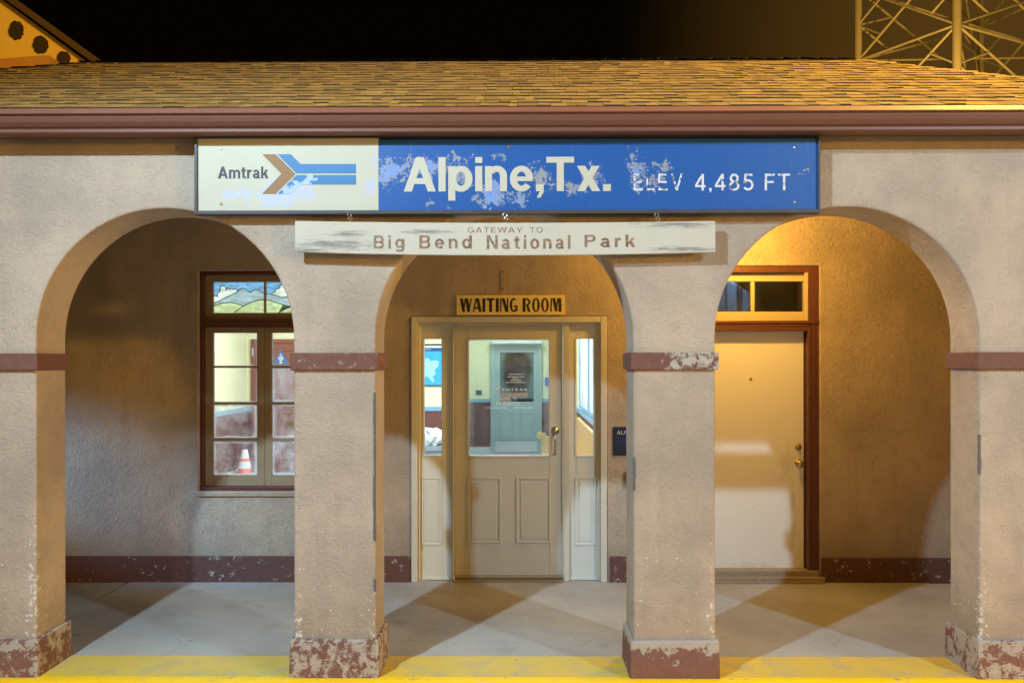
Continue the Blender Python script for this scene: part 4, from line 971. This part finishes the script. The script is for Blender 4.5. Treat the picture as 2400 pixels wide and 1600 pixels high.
chev = [(540, 191), (638, 191), (783, 335), (637, 478), (540, 478), (680, 333)]
bm = NB(); prism(bm, [P(x6(a), z6(b), YS) for a, b in chev], YS - .0015, YS); link('arrow_head', bm, m_letter('brown_letter', (.24, .125, .04)), sgn)
bm = NB()
for pl in ([(650, 191), (748, 191), (820, 262), (1221, 262), (1221, 330), (788, 330)], [(790, 342), (1221, 342), (1221, 411), (820, 411), (750, 478), (653, 478)]):
    prism(bm, [P(x6(a), z6(b), YS) for a, b in pl], YS - .0015, YS)
n = N('arrow_blue'); n.set_warp(16, .2); e = n.many([s_e(690, 445, 40, 24), s_e(722, 425, 24, 14)]); k = n.step(n.ma('ADD', e, n.ma('MULTIPLY', n.ma('SUBTRACT', n.noise(24, 6, .7), .5), 1.2)), .2, .34)
link('arrow_tail', bm, n.bsdf(n.mix(k, (.035, .165, .38), (.34, .44, .64)), .5), sgn)
bm = NB(); tx('Alpine,Tx.', 946.5, 1431.5, 367.5, 471, YS, bm, depth=.002, bold=.200, space=.075)
link('lettering', bm, m_letter('cream_letter', (.50, .495, .41)), sgn)
bm = NB(); tx('ELEV', 1485, 1600, 407, 446.5, YS, bm, depth=.0012, bold=.13, space=.26); ev = link('lettering', bm, m_letter('worn_white_letter', (.62, .65, .70), .95, 4.9, (.5, 1, .5), .51), sgn)
bm = NB(); tx('4,485 FT', 1629, 1852, 407, 452, YS, bm, depth=.0012, bold=.145, space=.22); link('lettering', bm, m_letter('worn_white_letter', (.62, .65, .70), .95, 6.4, (.6, 1, .6), .55), sgn)
for a, b in ((518, 348), (519.5, 478), (1190, 343.5), (1863, 346), (1863, 474)):
    bm = NB(); x, z = P(a, b, YS); lathe(bm, (x, YS, z), (0, -1, 0), [(0, .009), (.003, .008), (.006, .004)], 12); link('bolt', bm, M['steel'], sgn)

# ------------------------------------------------------------------ hanging wooden board
YP = -.085
gb_ = thing('hanging_board', 'weathered whitewashed plank hanging below the station name sign', 'sign', (X(1180, YP), YP, Z(595, YP)))
def m_plank():
    n = N('weathered_white_plank'); p = n.scale(n.pos(), (0, 0, 0), (.9, 1, 9)); o = n.xyz()
    v = n.noise(7, 8, .72, p); grain = n.noise(40, 5, .7, n.scale(n.pos(), (2, 0, 2), (.35, 1, 6)))
    c = n.mix(n.noise(2.2, 4), (.43, .41, .33), (.54, .53, .48))
    c = n.mix(n.ma('MULTIPLY', n.step(grain, .5, .7), .25), c, (.42, .38, .28))
    e = n.many([s_e(790, 575, 170, 24), s_e(820, 550, 90, 14), s_e(1600, 585, 140, 14), s_e(1580, 528, 150, 12), s_e(740, 588, 120, 14), s_e(1000, 545, 90, 10), s_e(1280, 600, 30, 6)])
    k = n.step(n.ma('ADD', n.ma('ADD', n.ma('MULTIPLY', v, .5), n.ma('MULTIPLY', n.noise(26, 7, .75, n.scale(n.pos(), (1, 0, 4), (.5, 1, 7))), .5)), n.ma('MULTIPLY', e, .26)), .58, .74)
    c = n.mix(n.ma('MULTIPLY', k, .8), c, (.16, .155, .15))
    return n.bsdf(c, .7, n.bump(n.ma('ADD', grain, v), .35, .004), spec=.3)
M['plank'] = m_plank()
bm = NB(); NXp = 40; Ln = []
def sag(px): u = (px - 1184) / 494; return 4.5 * (1 - u * u)
for i in range(NXp + 1):
    px = 691 + (1677 - 691) * i / NXp; top_ = 517.5 + sag(px); bo_ = 590.5 + sag(px) * 1.7
    a = P(px, bo_, YP); b = P(px, top_, YP); Ln.append([bm.verts.new(v) for v in ((a[0], YP, a[1]), (b[0], YP, b[1]), (b[0], YP + .022, b[1]), (a[0], YP + .022, a[1]))])
for i in range(NXp):
    for k in range(4): bm.faces.new((Ln[i][k], Ln[i + 1][k], Ln[i + 1][(k + 1) % 4], Ln[i][(k + 1) % 4]))
bm.faces.new(Ln[0]); bm.faces.new(Ln[-1][::-1])
link('plank', bm, M['plank'], gb_, bevel=.003)
brn = m_letter('faded_brown_letter', (.30, .18, .12), .6, 3.3, (.4, 1, 1.2), .47)
word(gb_, brn, 'GATEWAY', 1096, 1225, 532, 545.5, YP, depth=.001, bold=.13, space=.2); word(gb_, brn, 'TO', 1242, 1272, 532, 545.5, YP, depth=.001, bold=.13, space=.2)
for s_, a, b, t_, bo_ in (('Big', 876, 948, 552, 590.5), ('Bend', 983, 1106, 551, 583), ('National', 1141, 1337, 551, 584), ('Park', 1370, 1489, 550, 579.5)):
    word(gb_, brn, s_, a, b, t_, bo_, YP, depth=.001, bold=.185, space=.30)
for px in (819, 1184, 1539):
    bm = NB(); x, z = P(px, 507, YP + .011)
    def ring(cx, cz, r, a0, a1, yy):
        path(bm, [(cx + r * math.cos(R(a)), yy, cz + r * math.sin(R(a))) for a in range(a0, a1 + 1, 30)], .0028, 6)
    ring(x, z + .008, .011, -60, 270, YP + .011); tube(bm, (x, YP + .011, z + .018), (x, YP + .011, Z(499, YP) + .006), .0026)
    ring(x + .006, z - .014, .010, 0, 360, YP + .006); tube(bm, (x + .006, YP + .011, z - .022), (x + .006, YP + .011, Z(522, YP) - .004), .0026)
    link('hook', bm, M['steel'], gb_)

# ------------------------------------------------------------------ small signs on the porch wall
YA = YW - .018
wr = thing('waiting_room_sign', 'yellow wooden sign with black hand lettering above the entrance door', 'sign', (X(1197, YA), YA, Z(738, YA)))
q = rect(1070, 1324, 691, 738, YA); boxes('board', [(q[0], q[1], YA, YW - .001, q[2], q[3])], m_flat('aged_yellow_board', (.78, .62, .22), .55, .1, 7, bump=.15), wr, bevel=.003)
bm = NB(); q = rect(1078, 1316, 698.5, 731, YA); stroke_text(bm, q[0], q[1], q[2], q[3], YA)
link('lettering', bm, m_letter('sign_black', (.018, .014, .012)), wr)
for a, b in ((1077, 714.5), (1317.5, 714.5)): bm = NB(); x, z = P(a, b, YA); lathe(bm, (x, YA, z), (0, -1, 0), [(0, .004), (.003, .003)], 8); link('nail', bm, M['dark'], wr)
pt = thing('cover_strip', 'narrow painted cover strip with two dark screw holes above the yellow sign', 'cover strip', (X(1178, YW), YW, Z(680, YW)))
q = rect(1173, 1183, 631, 681, YW); boxes('strip', [(q[0], q[1], YW - .006, YW + .002, q[2], q[3])], M['stucco_back'], pt, bevel=.002)
for py in (637, 676): bm = NB(); x, z = P(1178, py, YW - .006); lathe(bm, (x, YW - .006, z), (0, -1, 0), [(0, .007), (.001, .006)], 10); link('screw_hole', bm, M['dark'], pt)
pq = rect(1437, 1520, 1000, 1067, YA)
pl = thing('room_plaque', 'small navy plaque with white letters beside the entrance door', 'sign', (pq[0], YA, pq[2]))
boxes('plate', [(pq[0], pq[1], YA + .006, YW - .001, pq[2], pq[3])], m_flat('plaque_navy', (.010, .018, .055), .45, .1), pl, bevel=.004)
bm = NB(); tx('ALPINE', 1446, 1490, 1008.5, 1017.5, YA + .006, bm, depth=.001, bold=.17, space=.14); link('lettering', bm, M['vinyl'], pl)
q = rect(1467, 1500, 1103, 1140, YA); bm = NB(); box(bm, q[0], q[1], YW - .05, YW - .001, q[2], q[3]); tag(link('wall_intercom', bm, M['dark'], bevel=.012), 'black box fixed to the wall below the navy plaque', 'wall box')

# ------------------------------------------------------------------ neighbour with the yellow gable
YN = 12.0
nb = thing('gabled_building', 'yellow gabled building with round holes rising behind the left roof end', 'building', (-13, YN, 0))
M['ochre'] = m_flat('ochre_plaster', (.56, .40, .10), .8, .10, 3, bump=.2)
v0 = P(222, 142, YN); v1 = P(25, 0, YN); sl = (v1[1] - v0[1]) / (v1[0] - v0[0]); apx = -14.6
za = v1[1] + sl * (apx - v1[0]); ex1 = -5.5; ze = v0[1] + sl * (ex1 - v0[0])
bm = NB(); prism(bm, [(apx * 2 - ex1, 0), (ex1 - .25, 0), (ex1 - .25, ze + .0), (apx, za - .08), (apx * 2 - ex1, ze)], YN, YN + 7); link('gable_wall', bm, M['ochre'], nb)
tr_ = m_flat('dark_verge', (.05, .028, .014), .8, .3, 20)
bm = NB()
for s_ in (1, -1):
    a = Vector((apx, 0, za + .02)); b = Vector((apx + s_ * (ex1 - apx), 0, ze + .02)); up_ = Vector((0, 0, .07))
    vs = [bm.verts.new((q.x, y, q.z)) for y in (YN - .22, YN + 7) for q in (a - Vector((0, 0, .10)), b - Vector((0, 0, .10)), b + up_, a + up_)]
    for f in ((0, 1, 2, 3), (7, 6, 5, 4), (0, 4, 5, 1), (3, 2, 6, 7), (1, 5, 6, 2), (0, 3, 7, 4)): bm.faces.new([vs[i] for i in f])
link('roof', bm, tr_, nb, bevel=.02)
for px, py, rx, ry in ((39, 72, 18, 22), (96, 106, 18, 21), (150, 137, 16, 16)):
    bm = NB(); x, z = P(px, py, YN); rr = random.Random(px)
    pts = [(x + rx / 113.4 * math.cos(t * math.pi / 14) * rr.uniform(.90, 1.08), z + ry / 113.4 * math.sin(t * math.pi / 14) * rr.uniform(.90, 1.08)) for t in range(28)]
    prism(bm, pts, YN - .03, YN + .05); link('vent_hole', bm, m_flat('dark_hole_brown', (.022, .014, .008), .9, .3, 8), nb)  # flat dark brown disc standing for each hole
bm = NB(); a = P(-90, 150, 10.6); b = P(120, 134, 10.6); c_ = P(128, 175, 10.6); prism(bm, [(a[0], a[1] - 1.2), (c_[0], c_[1] - 1.2), (c_[0], c_[1] + .1), (b[0], b[1]), (a[0], a[1])], 10.5, 11.9)
link('lean_to_roof', bm, m_flat('rust_tile', (.30, .15, .055), .8, .25, 14), nb)

# ------------------------------------------------------------------ lattice tower on the right
tw = thing('lattice_tower', 'floodlit steel lattice tower rising behind the right end of the roof', 'tower', (11.5, 17, 0))
M['galv'] = m_flat('galvanised_steel', (.42, .39, .32), .6, .15, 5)
def at(px, py, D):  # measured point at depth D from the camera plane
    return Vector((X(px, CY + D), CY + D, Z(py, CY + D, px)))
legs = {}
for nm, px, D, r_ in (('A', 2012, 22.4, .10), ('B', 2244, 20.0, .105), ('C', 2520, 22.2, .10), ('D', 2300, 25.0, .09)):
    b_ = at(px, 845, D); legs[nm] = b_
    bm = NB(); tube(bm, (b_.x, b_.y, -.1), (b_.x, b_.y, 14), r_, n=14); link('leg', bm, M['galv'], tw)
def on(nm, z): q = legs[nm]; return Vector((q.x, q.y, z))
def brace(p, q, r_=.033):
    bm = NB(); tube(bm, p, q, r_, n=8); link('brace', bm, M['galv'], tw)
zA = [6.2, 8.15, 10.1, 12.05, 14.0]
for f, (u, v) in enumerate((('A', 'B'), ('B', 'C'), ('C', 'D'), ('D', 'A'))):
    for a, b in zip(zA, zA[1:]):
        m0, m1 = (on(u, a) + on(v, a)) / 2, (on(u, b) + on(v, b)) / 2
        brace(on(u, a), on(v, b)); brace(on(v, a), on(u, b))
        brace(on(u, b), on(v, b), .036)
        mid = (a + b) / 2; c_ = (on(u, a) + on(v, b)) / 2
        brace(on(u, mid), on(u, a) * .5 + c_ * .5, .03); brace(on(v, mid), on(v, b) * .5 + c_ * .5, .03)
        brace(on(u, mid), on(u, b) * .5 + (on(v, a) + on(u, b)) / 2 * .5, .03); brace(on(v, mid), on(v, a) * .5 + (on(v, a) + on(u, b)) / 2 * .5, .03)
for a, b in zip(zA, zA[1:]):
    brace(on('A', a), on('C', a), .026); brace(on('B', a), on('D', (a + b) / 2), .026); brace(on('D', a), on('B', b), .026); brace(on('A', b), on('C', a), .026)
